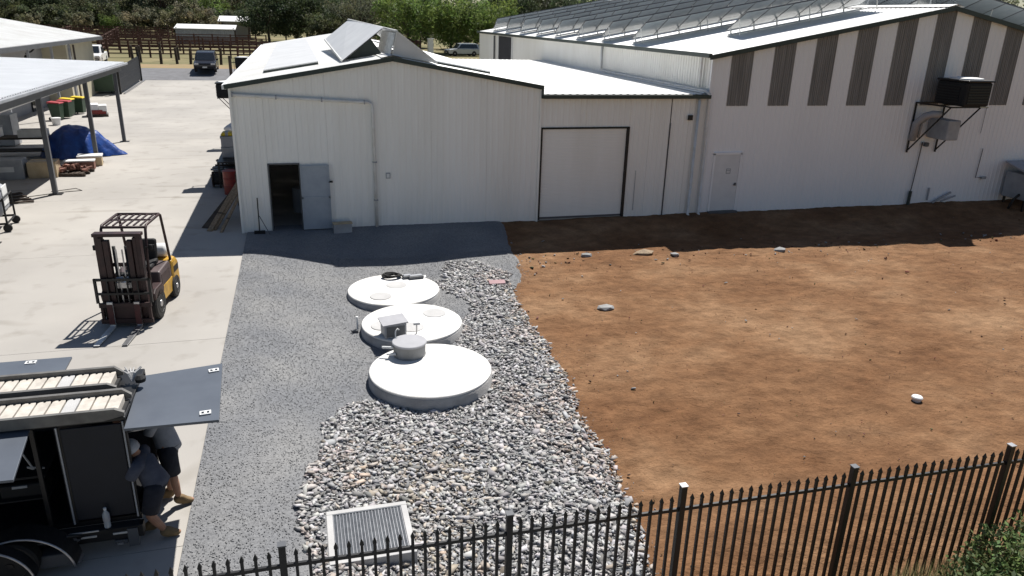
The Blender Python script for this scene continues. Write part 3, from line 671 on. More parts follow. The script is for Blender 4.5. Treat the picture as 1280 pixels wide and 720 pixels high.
# ---------------------------------------------------------------- tank lids in the gravel
def tank_lid(label, cx, cy, r, ztop, h, plugs):
    t = thing('septic_tank', label, 'tank top', (cx, cy, ztop - h), 0, 'round white concrete tank lids in the gravel')
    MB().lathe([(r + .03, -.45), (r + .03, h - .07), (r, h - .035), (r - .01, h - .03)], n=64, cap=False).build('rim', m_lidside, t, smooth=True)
    MB().lathe([(r + .012, h - .045), (r + .012, h - .012), (r - .005, h), (.0001, h + .012)], n=64, cap=False).build('top', m_lid, t)
    for px, py in plugs:
        p = MB().lathe([(.265, h + .004), (.265, h + .016), (.25, h + .021), (.0001, h + .022)], (px - cx, py - cy, 0), 32, cap=False).build('access_plug', m_lidg, t)
    return t
L1 = tank_lid('round white concrete tank lid nearest the shed with two grey access plugs and coiled hose', 3.88, -5.35, 1.15, -.20, .14, [(3.98, -5.10), (3.49, -5.86)])
L2 = tank_lid('round white concrete tank lid in the middle of the row, carrying a grey box', 4.0, -7.75, 1.12, -.15, .16, [(4.58, -7.36), (3.32, -7.88), (3.95, -8.1)])
L3 = tank_lid('largest round white concrete tank lid nearest the fence, carrying a grey round riser', 3.99, -10.33, 1.18, -.10, .26, [])
# riser on the nearest lid
t = thing('tank_riser', 'round grey riser with flat lid on the back of the nearest white tank lid', 'riser', (3.68, -9.60, -.095))
MB().lathe([(.33, 0), (.335, .02), (.325, .03), (.325, .265)], n=32).build('barrel', m_riser, t, smooth=False)
MB().lathe([(.35, .255), (.352, .285), (.34, .297), (.0001, .305)], n=32, cap=False).build('lid', m_riserlid, t)
MB().tube([(-.33, -.05, .2), (-.55, .02, .2)], .025, 8).tube([(-.30, -.16, .1), (-.48, -.12, .1)], .025, 8).build('spigot', m_whitep, t)
MB().tube([(-.25, .24, .0), (-.25, .24, .42), (-.20, .27, .47), (-.17, .27, .44)], .014, 6).build('vent_tube', m_whitep, t, smooth=True)
t = thing('control_box', 'grey metal box with overhanging lid on the middle tank lid', 'box', (3.50, -8.42, -.14), R(8))
MB().span((-.24, -.19, 0), (.24, .19, .30)).build('cabinet', m_greyp, t, .01)
MB().add([(-.29, -.24, .30), (.27, -.24, .33), (.27, .24, .35), (-.29, .24, .32), (-.29, -.24, .325), (.27, -.24, .355), (.27, .24, .375), (-.29, .24, .345)], [(3, 2, 1, 0), (4, 5, 6, 7), (0, 1, 5, 4), (1, 2, 6, 5), (2, 3, 7, 6), (3, 0, 4, 7)]).build('lid', m_riserlid, t)
MB().span((-.2, -.2, .03), (.2, -.189, .26)).build('door', m_trimg, t)
t = thing('marker_post', 'small grey T shaped post standing on the middle tank lid beside the grey box', 'post', (4.0, -8.45, -.14))
MB().tube([(0, 0, 0), (0, 0, .2)], .016, 8).build('stem', m_steel, t); MB().span((-.07, -.025, .2), (.07, .025, .24)).build('crossbar', m_greyp, t)
t = thing('inspection_pipe', 'thin white upright pipe with tap in the gravel left of the middle tank lid', 'pipe', (2.78, -7.55, site1(2.78, -7.55)))
MB().tube([(0, 0, -.1), (.01, 0, .35)], .022, 8).build('riser_pipe', m_whitep, t); MB().lathe([(.03, .34), (.03, .38), (0.001, .39)], n=10, cap=False).build('cap', m_whitep, t)
MB().box((-.05, -.08, .05), (.12, .08, .08)).tube([(-.1, -.1, .05), (-.15, -.12, .1)], .015, 6).build('tap', m_trimg, t)
# coiled hose, hatch blocks and boards at the far edge of the first lid
pts = []
for i in range(80):
    a = i * .32; rr = .18 + .04 * math.sin(i * .7) + .02 * (i / 80); pts.append((rr * math.cos(a) * 1.15, rr * .8 * math.sin(a), .025 + .0009 * i))
h = MB().tube(pts, .022, 6).build('coiled_hose', m_rubber, None, smooth=True); h.location = (3.93, -4.5, -.185); tag(h, 'black coiled hose lying on the far edge of the tank lid nearest the shed', 'hose')
for i, (x, y, s, lab) in enumerate([(4.33, -4.60, .13, 'smaller dark block lying beside the coiled hose on the tank lid'), (4.55, -4.66, .2, 'larger dark block at the far right edge of the tank lid nearest the shed')]):
    t = thing('hatch_block', lab, 'block', (x, y, -.185), R(8)); MB().span((-s, -.09, 0), (s, .09, .07)).build('body', m_trimg, t, .01); MB().span((-s + .03, -.06, .07), (s - .03, .06, .085)).build('cap', m_greyp, t, .004)
for x, y, w, a, lab in [(4.42, -4.05, .34, 6, 'white board lying on the gravel just behind the tank lid nearest the shed'), (4.78, -3.85, .17, -4, 'small white board lying in the gravel at the edge of the shed shadow')]:
    t = thing('board', lab, 'board', (x, y, site1(x, y) + .05), R(a)); MB().span((-w, -.1, 0), (w, .1, .035)).build('sheet', m_whitep, t, .004); MB().span((-w + .03, -.07, -.04), (-w + .08, .07, 0)).span((w - .08, -.07, -.04), (w - .03, .07, 0)).build('batten', m_wood, t)
pb = tag(MB().prism([(-.24, -.15), (.2, -.17), (.25, .13), (-.2, .16)], 0, .07, 'z').build('paving_slab', m_pink, None, .012), 'pale pink slab lying on the gravel right of the tank lids', 'slab'); pb.location = (6.72, -4.95, site1(6.72, -4.95) + .03)
t = thing('pipe_cap', 'white round pipe cap sticking out of the bare red dirt', 'pipe cap', (13.13, -13.12, site1(13.13, -13.12) - .02))
MB().lathe([(.075, -.1), (.075, .07)], n=20).build('pipe', m_whitep, t, smooth=False); MB().lathe([(.10, .06), (.105, .09), (.09, .11), (.0001, .115)], n=20, cap=False).build('cap', m_whitep, t)

# ---------------------------------------------------------------- grated pit by the fence
t = thing('drain_grate', 'square concrete drain pit with silver steel grating beside the picket fence', 'drain', (2.38, -14.92, -.20))
fr_ = MB(); a, b, c = .56, .56, .085
fr_.span((-a, -b, -.3), (a, -b + c, .02)).span((-a, b - c, -.3), (a, b, .02)).span((-a, -b + c, -.3), (-a + c, b - c, .02)).span((a - c, -b + c, -.3), (a, b - c, .02)); fr_.build('pit_frame', m_lidg, t, .008)
MB().span((-.48, -.48, -.3), (.48, .48, -.25)).build('pit_floor', m_dark, t)
for i in range(22): MB().span((-.472 + .0445 * i, -.472, -.03), (-.463 + .0445 * i, .472, .008)).build('bearing_bar', m_steel, t)
cb = MB()
for i in range(46): cb.span((-.47, -.468 + .0207 * i, -.004), (.47, -.460 + .0207 * i, .003))
cb.build('cross_bar', m_grate, t)
for yy in (-.475, .463): MB().span((-.475, yy, -.03), (.475, yy + .012, .012)).build('end_band', m_grate, t)

# ---------------------------------------------------------------- black picket fence
fence = thing('picket_fence', 'black steel picket fence with spear tops running along the near edge of the yard', 'fence', (0, 0, 0))
FP = [-3.3, -.98, 1.37, 3.74, 5.80, 8.10, 10.48, 12.85]
fy = lambda x: -16.93 - .022 * (x - 1.37) if x > 1.37 else -16.93
def fbase(x): return -.42 if x > 1 else -.05 - .37 * max(0, min(1, (x + .5) / 1.5))
pme = None
def fence_box(name, x0, x1, z, w, h): 
    return MB().beam((x0, fy(x0), z), (x1, fy(x1), z), w, h).build(name, m_black, fence)
for i, px in enumerate(FP):
    zt = 1.36 if px != 5.80 else 1.42
    po = MB().span((-.035, -.035, -.85), (.035, .035, zt)).build('post', m_black, fence, .003, loc=(px, fy(px), 0))
    MB().span((-.042, -.042, zt), (.042, .042, zt + .012)).build('post_cap', m_steel if px in (5.80, 10.48) else m_trimg, po)
for a, b in zip(FP[:-1], FP[1:]):
    fence_box('rail', a + .036, b - .036, 1.10, .03, .04); fence_box('rail', a + .036, b - .036, -.66, .03, .04)
    n = round((b - a) / .131); 
    for j in range(1, n):
        x = a + (b - a) * j / n
        if pme is None:
            q = MB(); q.span((-.0155, -.0155, -.74), (.0155, .0155, 1.22)); q.add([(-.0155, -.0155, 1.22), (.0155, -.0155, 1.22), (.0155, .0155, 1.22), (-.0155, .0155, 1.22), (-.022, -.018, 1.235), (.022, -.018, 1.235), (.022, .018, 1.235), (-.022, .018, 1.235), (0, 0, 1.30)], [(0, 1, 5, 4), (1, 2, 6, 5), (2, 3, 7, 6), (3, 0, 4, 7), (4, 5, 8), (5, 6, 8), (6, 7, 8), (7, 4, 8)])
            o = q.build('picket', m_black, fence); pme = o.data
        else:
            o = bpy.data.objects.new('picket', pme); COL.objects.link(o); o.parent = fence
        o.location = (x, fy(x), 0)

# ---------------------------------------------------------------- forklift
fk = thing('forklift', 'yellow forklift with dark mast and overhead guard, forks lowered onto the concrete', 'forklift', (-1.90, -6.68, 0), R(172.5))
def wheel(par, x, y, r, w, name='wheel'):
    t = MB().lathe([(r * .62, -w / 2), (r * .9, -w / 2), (r, -w / 2 + .03), (r, w / 2 - .03), (r * .9, w / 2), (r * .62, w / 2)], (x, y, r), 28, 'x', cap=True).build(name, m_rubber, par, smooth=False)
    MB().lathe([(r * .60, -w / 2 - .004), (r * .58, -w / 2 + .04), (r * .3, -w / 2 + .05), (r * .22, -w / 2 - .01), (.001, -w / 2 - .012)], (x, y, r), 20, 'x', cap=False).lathe([(r * .60, w / 2 + .004), (r * .58, w / 2 - .04), (r * .3, w / 2 - .05), (r * .22, w / 2 + .01), (.001, w / 2 + .012)], (x, y, r), 20, 'x', cap=False).build('rim', m_steel, t)
    return t
for s in (-1, 1):
    wheel(fk, s * .44, 0, .34, .22); wheel(fk, s * .42, -1.35, .27, .18)
bd = MB(); bd.prism([(-.28, .18), (.12, .18), (.22, .42), (.22, .62), (.05, .70), (-.25, .70), (-.28, .5)], -.33, .33, 'x')
bd.build('front_cowl', m_mast, fk, .02)
MB().prism([(-1.25, .22), (-.28, .22), (-.28, .52), (-.38, .55), (-.42, .92), (-1.15, .96), (-1.28, .8)], -.46, .46, 'x').build('body', m_hood, fk, .04)
MB().span((-.475, -1.22, .22), (.475, -.30, .56)).build('lower_body', m_yellow, fk, .02)
MB().prism([(-1.72, .3), (-1.55, .2), (-1.2, .2), (-1.2, .94), (-1.5, .96), (-1.70, .82)], -.50, .50, 'x').build('counterweight', m_yellow, fk, .07)
for s in (-1, 1):
    MB().prism([(-.30, .5), (.30, .5), (.34, .66), (.22, .74), (-.22, .74), (-.34, .64)], s * .34, s * .55, 'x').build('mudguard', m_mast, fk, .03)
    MB().span((s * .462 - .004, -1.1, .5), (s * .462 + .004, -.5, .82)).build('side_panel', m_mast, fk)
    MB().span((s * .36, -.3, .38), (s * .5, -.05, .42)).build('step', m_blackm, fk)
MB().prism([(-1.08, .95), (-.5, .93), (-.48, 1.03), (-1.05, 1.06)], -.27, .27, 'x').build('seat', m_blackm, fk, .04)
MB().prism([(-1.12, 1.0), (-1.0, 1.02), (-1.06, 1.5), (-1.2, 1.48)], -.25, .25, 'x').build('backrest', m_blackm, fk, .05)
MB().prism([(-.15, .66), (.12, .66), (.10, 1.02), (-.05, 1.06)], -.32, .32, 'x').build('dashboard', m_blackm, fk, .02)
st = MB(); st.tube([(0, -.1, .95), (0, -.32, 1.12)], .025, 8); st.build('steering_column', m_blackm, fk)
ring = [(.17 * math.cos(a), -.34 + .12 * math.sin(a) * .6, 1.14 + .12 * math.sin(a)) for a in np.linspace(0, 2 * math.pi, 21)]
MB().tube(ring, .016, 6, cap=False).build('steering_wheel', m_black, fk, smooth=True)
for k in range(3): MB().tube([(.18 + .05 * k, .03, 1.02), (.19 + .05 * k, -.05, 1.2)], .01, 5).lathe([(.02, 0), (.001, .03)], (.19 + .05 * k, -.05, 1.2), 8).build('lever', m_black, fk)
# overhead guard
gd = MB()
for s in (-1, 1):
    gd.tube([(s * .44, .18, .66), (s * .44, .14, 1.5), (s * .44, .02, 2.02), (s * .44, -.06, 2.09), (s * .44, -.95, 2.10), (s * .44, -1.03, 2.06), (s * .45, -1.28, .94)], .03, 8)
gd.tube([(-.44, .0, 2.06), (.44, .0, 2.06)], .03, 8).tube([(-.44, -.98, 2.10), (.44, -.98, 2.10)], .03, 8)
gd.build('overhead_guard', m_mast, fk, smooth=True)
for k in range(6): MB().span((-.36 + .136 * k, -.95, 2.085), (-.32 + .136 * k, -.02, 2.105)).build('guard_bar', m_mast, fk)
MB().span((-.42, -.5, 2.08), (.42, -.46, 2.112)).build('guard_bar', m_mast, fk)
# mast, carriage, forks
for s in (-1, 1):
    MB().span((s * .40 - .045, .30, .10), (s * .40 + .045, .46, 2.02)).span((s * .33 - .035, .34, .15), (s * .33 + .035, .47, 1.96)).build('mast_rail', m_mast, fk, .008)
    MB().span((s * .225 - .05, .36, .2), (s * .225 + .05, .49, 1.90)).build('inner_rail', m_mast, fk, .006)
    MB().tube([(s * .12, .36, .2), (s * .12, .36, 1.75)], .035, 10).build('lift_cylinder', m_black, fk, smooth=True)
    MB().span((s * .06 - .012, .42, .4), (s * .06 + .012, .445, 1.7)).build('chain', m_steel, fk)
for a_, b_ in (((-.47, .28, 1.98), (.47, .48, 2.05)), ((-.42, .30, 1.30), (.42, .345, 1.38)), ((-.42, .30, .45), (.42, .345, .56))): MB().span(a_, b_).build('mast_crossmember', m_mast, fk, .008)
MB().lathe([(.06, -.06), (.06, .06)], (.06, .42, 1.05), 12, 'x').lathe([(.09, -.025), (.09, .025)], (-.08, .40, 1.0), 14, 'x').box((0, .40, .92), (.3, .1, .12)).build('chain_sheave', m_steel, fk)
MB().span((-.52, .50, .10), (.52, .56, .20)).span((-.52, .50, .46), (.52, .56, .56)).span((-.5, .49, .20), (-.44, .55, .46)).span((.44, .49, .20), (.5, .55, .46)).span((-.3, .49, .2), (.3, .53, .46)).build('carriage', m_mast, fk, .006)
br = MB(); br.span((-.56, .50, .56), (-.51, .55, 1.10)).span((.51, .50, .56), (.56, .55, 1.10)).span((-.56, .50, 1.05), (.56, .55, 1.10)).span((-.51, .50, .74), (.51, .545, .785))
for k in (-.30, -.1, .12, .30): br.span((k - .012, .505, .56), (k + .012, .54, 1.05))
br.build('load_backrest', m_black, fk)
for s in (-1, 1):
    x = s * .268 + .02
    f = MB(); f.prism([(.565, .60), (.605, .60), (.605, .075), (1.55, .04), (1.55, .025), (.60, .015), (.565, .03)], x - .055, x + .055, 'x'); f.build('fork', m_steel if s < 0 else m_alu, fk, .004)
    MB().span((x - .058, .605, .10), (x + .058, .612, .55)).build('fork_shank', m_shank, fk)
    MB().span((s * .48 - .05, .16, 1.62), (s * .48 + .11 * s, .22, 1.73)).build('headlight', m_blackm, fk, .015)
    MB().tube([(s * .44, .16, 1.66), (s * .5, .19, 1.67)], .015, 6).build('lamp_arm', m_black, fk)
MB().span((-.62, .14, 1.58), (-.5, .17, 1.72)).build('mirror', m_blackm, fk, .01)
MB().tube([(.30, .33, 1.9), (.30, .30, 1.2), (.26, .28, .7), (.18, .1, .6)], .014, 6).tube([(-.30, .33, 1.9), (-.30, .30, 1.2), (-.26, .28, .7)], .014, 6).build('hydraulic_hose', m_rubber, fk, smooth=True)
for s in (-1, 1):
    MB().span((s * .502, -1.62, .62), (s * .506, -1.28, .76)).build('warning_decal', m_blackm, fk)
    MB().lathe([(.05, -.02), (.05, .02)], (s * .36, -1.70, .8), 12, 'y').build('tail_lamp', m_red, fk)
MB().lathe([(.15, -.34), (.16, -.3), (.16, .3), (.12, .36)], (0, -1.45, 1.12), 16, 'x').build('gas_bottle', m_whitep, fk, smooth=True)

# ---------------------------------------------------------------- service trailer with open flaps
tr = thing('service_trailer', 'dark navy service trailer with raised flaps and low chassis, cut off at the lower left', 'trailer', (0, 0, 0))
y0, y1, zt, xr = -14.78, -13.45, 1.80, -.40
MB().span((-3.9, y0 + .02, .40), (xr, y1, .46)).build('floor', m_black, tr)
MB().span((-3.9, y1 - .03, .46), (xr - .02, y1, zt)).build('rear_wall', m_navy, tr)
MB().span((-3.9, y0, zt), (xr, y1, zt + .05)).build('roof', m_black, tr, .01)
for x in (-.43, -1.13, -1.40, -2.6, -3.86): MB().span((x - .025, y0, .46), (x + .025, y0 + .05, zt)).build('pillar', m_black, tr, .006)
MB().span((xr - .05, y1 - .05, .46), (xr, y1, zt)).build('pillar', m_black, tr, .006)
MB().span((-1.105, y0 - .008, .50), (-.455, y0 + .02, zt - .03)).build('side_panel', m_navy, tr, .01)
MB().span((-1.16, y0 - .01, .46), (-1.15, y1, zt)).build('partition', m_navy, tr)
for x in (-.44, -1.145): MB().span((x, y0 - .02, .46), (x + .016, y0 - .005, zt)).build('edge_trim', m_greyp, tr)
for k in range(9):
    x = -.52 - .15 * k; MB().lathe([(.012, 0), (.012, .02), (.001, .025)], (x, y0 - .01, zt + .055), 8).build('stud', m_alu, tr)
# shelves and goods dimly seen in the open bay
MB().span((-3.8, -14.6, 1.05), (-1.42, -13.5, 1.08)).span((-3.8, -14.6, .75), (-1.42, -13.5, .77)).build('shelf', m_blackm, tr)
tag(MB().box((-1.7, -14.4, .86), (.5, .3, .18)).build('tool_case', m_blackm, None, .03), 'dark tool case with pale handle inside the open bay of the trailer', 'tool case'); 
MB().box((-1.72, -14.56, .93), (.16, .02, .03)).build('handle', m_greyp, bpy.data.objects['tool_case'])
tag(MB().tube([(-1.62, -14.62, 1.5), (-1.5, -14.64, 1.2), (-1.56, -14.66, 1.25), (-1.4, -14.6, 1.18)], .012, 6).build('strap', m_greyp, tr))
# chassis, ledge and hose bundle
MB().span((-3.9, y0 - .10, .22), (xr + .02, y0 + .02, .39)).build('chassis_rail', m_black, tr, .008)
MB().span((-3.9, y0 - .125, .385), (-.42, y0 + .01, .40)).build('ledge', m_blackm, tr)
for a_, b_ in ((-1.55, -.86), (-2.6, -1.7)): MB().span((a_, y0 - .135, .395), (b_, y0 - .122, .41)).build('ledge_trim', m_alu, tr)
for a_, b_ in ((-.72, -.50), (-1.15, -.9), (-1.75, -1.2)): MB().span((a_, y0 - .11, .30), (b_, y0 - .1, .325)).build('reflector_strip', m_alu, tr)
MB().span((-.56, y0 - .115, .10), (-.44, y0 - .02, .36)).span((-.72, y0 - .1, .14), (-.57, y0 - .04, .2)).build('stabiliser', m_trimg, tr, .006)
MB().span((-.69, y0 - .12, .15), (-.62, y0 - .101, .18)).build('stabiliser_foot', m_steel, tr)
for k in range(3):
    z = .33 + .045 * k
    MB().tube([(-3.9, y0 - .16 - .03 * k, z), (-1.75, y0 - .17 - .03 * k, z), (-1.25 + .05 * k, y0 - .17 - .02 * k, z + .02), (-1.12 + .04 * k, y0 - .15, z - .04), (-1.2, y0 - .14, z - .12), (-3.9, y0 - .14, z - .14)], .022, 8).build('hose', m_black if k != 1 else m_trimg, tr, smooth=True)
# wheel with double guard
wc = (-1.74, -15.12, .29)
w = MB().lathe([(.17, -.1), (.27, -.1), (.29, -.07), (.29, .07), (.27, .1), (.17, .1)], wc, 32, 'y').build('wheel', m_rubber, tr)
rim = MB().lathe([(.18, -.105), (.175, -.06), (.12, -.05), (.075, -.075), (.001, -.08)], wc, 28, 'y', cap=False).build('rim', m_steel, w)
hb = MB()
for k in range(8):
    a = 2 * math.pi * k / 8; hb.lathe([(.022, -.002), (.001, 0)], (wc[0] + .135 * math.cos(a), wc[1] - .058, wc[2] + .135 * math.sin(a)), 10, 'y'); hb.build('rim_hole', m_black, w); hb = MB()
hb.lathe([(.05, -.09), (.045, -.11), (.001, -.115)], wc, 14, 'y', cap=False)
hb.build('hub', m_black, w)
def guard(cx, cz, r, yy0, yy1, name):
    A = [(cx + r * math.cos(a), cz + r * math.sin(a)) for a in np.linspace(R(8), R(172), 22)]; B = [(cx + (r - .02) * math.cos(a), cz + (r - .02) * math.sin(a)) for a in np.linspace(R(172), R(8), 22)]
    g = MB().prism(A + B, yy0, yy1, 'y').build(name, m_black, tr)
    MB().tube([(p[0], yy0 - .005, p[1]) for p in A], .014, 6).build('guard_edge', m_steel, g, smooth=True)
guard(-1.62, .10, .56, -15.24, -14.95, 'mudguard'); guard(-1.95, .16, .52, -15.42, -15.26, 'mudguard')
MB().prism([(-1.5, .28), (-1.15, .28), (-1.05, .1), (-1.5, .1)], -15.1, -14.92, 'y').build('toolbox', m_trimg, tr, .02)
# flaps
def flap(pts, th, name='flap'):
    f = MB().add([(*p[:2], p[2]) for p in pts] + [(p[0], p[1], p[2] - th) for p in pts], [(0, 1, 2, 3), (7, 6, 5, 4), (0, 4, 5, 1), (1, 5, 6, 2), (2, 6, 7, 3), (3, 7, 4, 0)])
    return f.build(name, m_flap, tr, .004)
f1 = flap([(-.38, -14.98, 1.80), (.67, -15.06, 1.83), (.58, -13.46, 1.83), (-.42, -13.62, 1.82)], .035)
f2 = flap([(-3.9, -13.62, 1.93), (-1.34, -13.62, 1.93), (-1.40, -12.92, 1.88), (-3.9, -12.92, 1.88)], .03)
f3 = flap([(-3.9, -15.62, 1.74), (-1.30, -15.72, 1.74), (-1.40, -14.70, 1.84), (-3.9, -14.68, 1.84)], .03)
def latch(par, x, y, z, a=0):
    q = MB(); rt = Matrix.Rotation(a, 3, 'Z')
    for c, d in (((-.055, 0, 0), (.018, .09, .012)), ((.055, 0, 0), (.018, .09, .012)), ((0, .036, 0), (.09, .018, .012)), ((0, -.036, 0), (.09, .018, .012)), ((0, 0, .004), (.03, .06, .012))): q.box(Vector((x, y, z)) + rt @ Vector(c), d, rt)
    q.build('latch', m_whitep, par)
latch(f1, .49, -13.68, 1.838, .2); latch(f1, .50, -14.86, 1.838, .1); latch(f2, -1.86, -13.05, 1.90)
MB().beam((-.42, -13.6, 1.60), (.1, -13.56, 1.79), .02, .02).beam((-.42, -14.7, 1.60), (.1, -14.9, 1.77), .02, .02).build('gas_strut', m_steel, f1)
# two cleated ramps lying on the roof
cl_me = None
def ramp(label, ya, yb, xe, z):
    t = thing('loading_ramp', label, 'ramp', (xe, (ya + yb) / 2, z), 0, 'cleated ramps on the trailer roof'); w = (yb - ya) / 2
    MB().add([(-3.6, w - .05, 0), (-.25, w - .05, 0), (-.02, w - .05, .05), (-.02, w - .05, .09), (-.12, w - .05, .17), (-3.6, w - .05, .17), (-3.6, w, 0), (-.25, w, 0), (-.02, w, .05), (-.02, w, .09), (-.12, w, .17), (-3.6, w, .17)], [(0, 1, 2, 3, 4, 5), (11, 10, 9, 8, 7, 6)] + [(i, 6 + i, 6 + (i + 1) % 6, (i + 1) % 6) for i in range(6)]).build('side_channel', m_chan, t)
    MB().add([(-3.6, -w, 0), (-.25, -w, 0), (-.02, -w, .05), (-.02, -w, .09), (-.12, -w, .14), (-3.6, -w, .14), (-3.6, -w + .05, 0), (-.25, -w + .05, 0), (-.02, -w + .05, .05), (-.02, -w + .05, .09), (-.12, -w + .05, .14), (-3.6, -w + .05, .14)], [(0, 1, 2, 3, 4, 5), (11, 10, 9, 8, 7, 6)] + [(i, 6 + i, 6 + (i + 1) % 6, (i + 1) % 6) for i in range(6)]).build('side_channel', m_chan, t)
    MB().span((-3.6, -w + .05, 0), (-.05, w - .05, .03)).build('deck', m_blackm, t)
    for k in range(22):
        x = -.09 - .158 * k
        q = MB(); q.prism([(x, -w + .052), (x - .138, -w + .052), (x - .138, w - .10), (x - .10, w - .062), (x - .088, w - .062), (x - .08, w - .10), (x - .06, w - .10), (x - .05, w - .062), (x - .012, w - .062), (x, w - .10)], .03, .115, 'z')
        q.build('cleat', m_lidg if k % 7 == 3 else m_cleat, t)
ramp('nearer of the two pale cleated aluminium ramps lying along the trailer roof', -14.86, -14.36, -.36, 1.86)
ramp('farther of the two pale cleated aluminium ramps lying along the trailer roof', -14.16, -13.68, -.58, 1.86)
t = thing('frayed_strap', 'frayed pale strap bundle at the end of the farther ramp on the trailer roof', 'strap', (-.46, -13.93, 1.9))
rr = random.Random(4)
for k in range(9):
    a = rr.uniform(-1.2, 1.2); MB().tube([(0, 0, 0), (.05 * math.sin(a), .06 * math.cos(a), .10), (.14 * math.sin(a), .14 * math.cos(a), .12 + .05 * rr.random())], [.02, .015, .006], 5).build('strand', m_lidg, t)
MB().lathe([(.06, 0), (.07, .05), (.03, .09)], (.1, -.02, 0), 10).build('buckle', m_blackm, t)
t = thing('water_bottle', 'clear plastic water bottle standing on the ledge of the trailer', 'bottle', (-.77, -14.85, .402))
MB().lathe([(.036, 0), (.040, .015), (.036, .08), (.040, .1), (.040, .19), (.016, .235), (.015, .25)], n=16).build('body', m_bottle, t, smooth=True)
MB().lathe([(.018, .25), (.018, .275)], n=12).build('cap', m_whitep, t); MB().lathe([(.0405, .10), (.0405, .16)], n=16, cap=False).build('label', m_riserlid, t)

# ---------------------------------------------------------------- people
def skin_obj(name, verts, edges, radii, m, parent, sub=2, root=0):
    me = bpy.data.meshes.new(name); me.from_pydata(verts, edges, []); me.update()
    o = bpy.data.objects.new(name, me); COL.objects.link(o); o.parent = parent; me.materials.append(m)
    if not me.skin_vertices: o.modifiers.new('skin', 'SKIN')
    else: o.modifiers.new('skin', 'SKIN')
    sv = me.skin_vertices[0].data
    for i, r_ in enumerate(radii):
        sv[i].radius = r_ if isinstance(r_, tuple) else (r_, r_); sv[i].use_root = (i == root)
    s = o.modifiers.new('subdivision', 'SUBSURF'); s.levels = s.render_levels = sub
    return o
def chainset(chains):
    """chains of (point, radius); equal points are shared"""
    V = []; Rr = []; E_ = []; idx = {}
    def vi(p, r):
        key = tuple(round(c, 4) for c in p)
        if key not in idx: idx[key] = len(V); V.append(p); Rr.append(r)
        return idx[key]
    for ch in chains:
        q = [vi(p, r) for p, r in ch]; E_ += list(zip(q[:-1], q[1:]))
    return V, sorted({tuple(sorted(e)) for e in E_ if e[0] != e[1]}), Rr
def lerp(a, b, t): return tuple(a[i] + (b[i] - a[i]) * t for i in range(3))
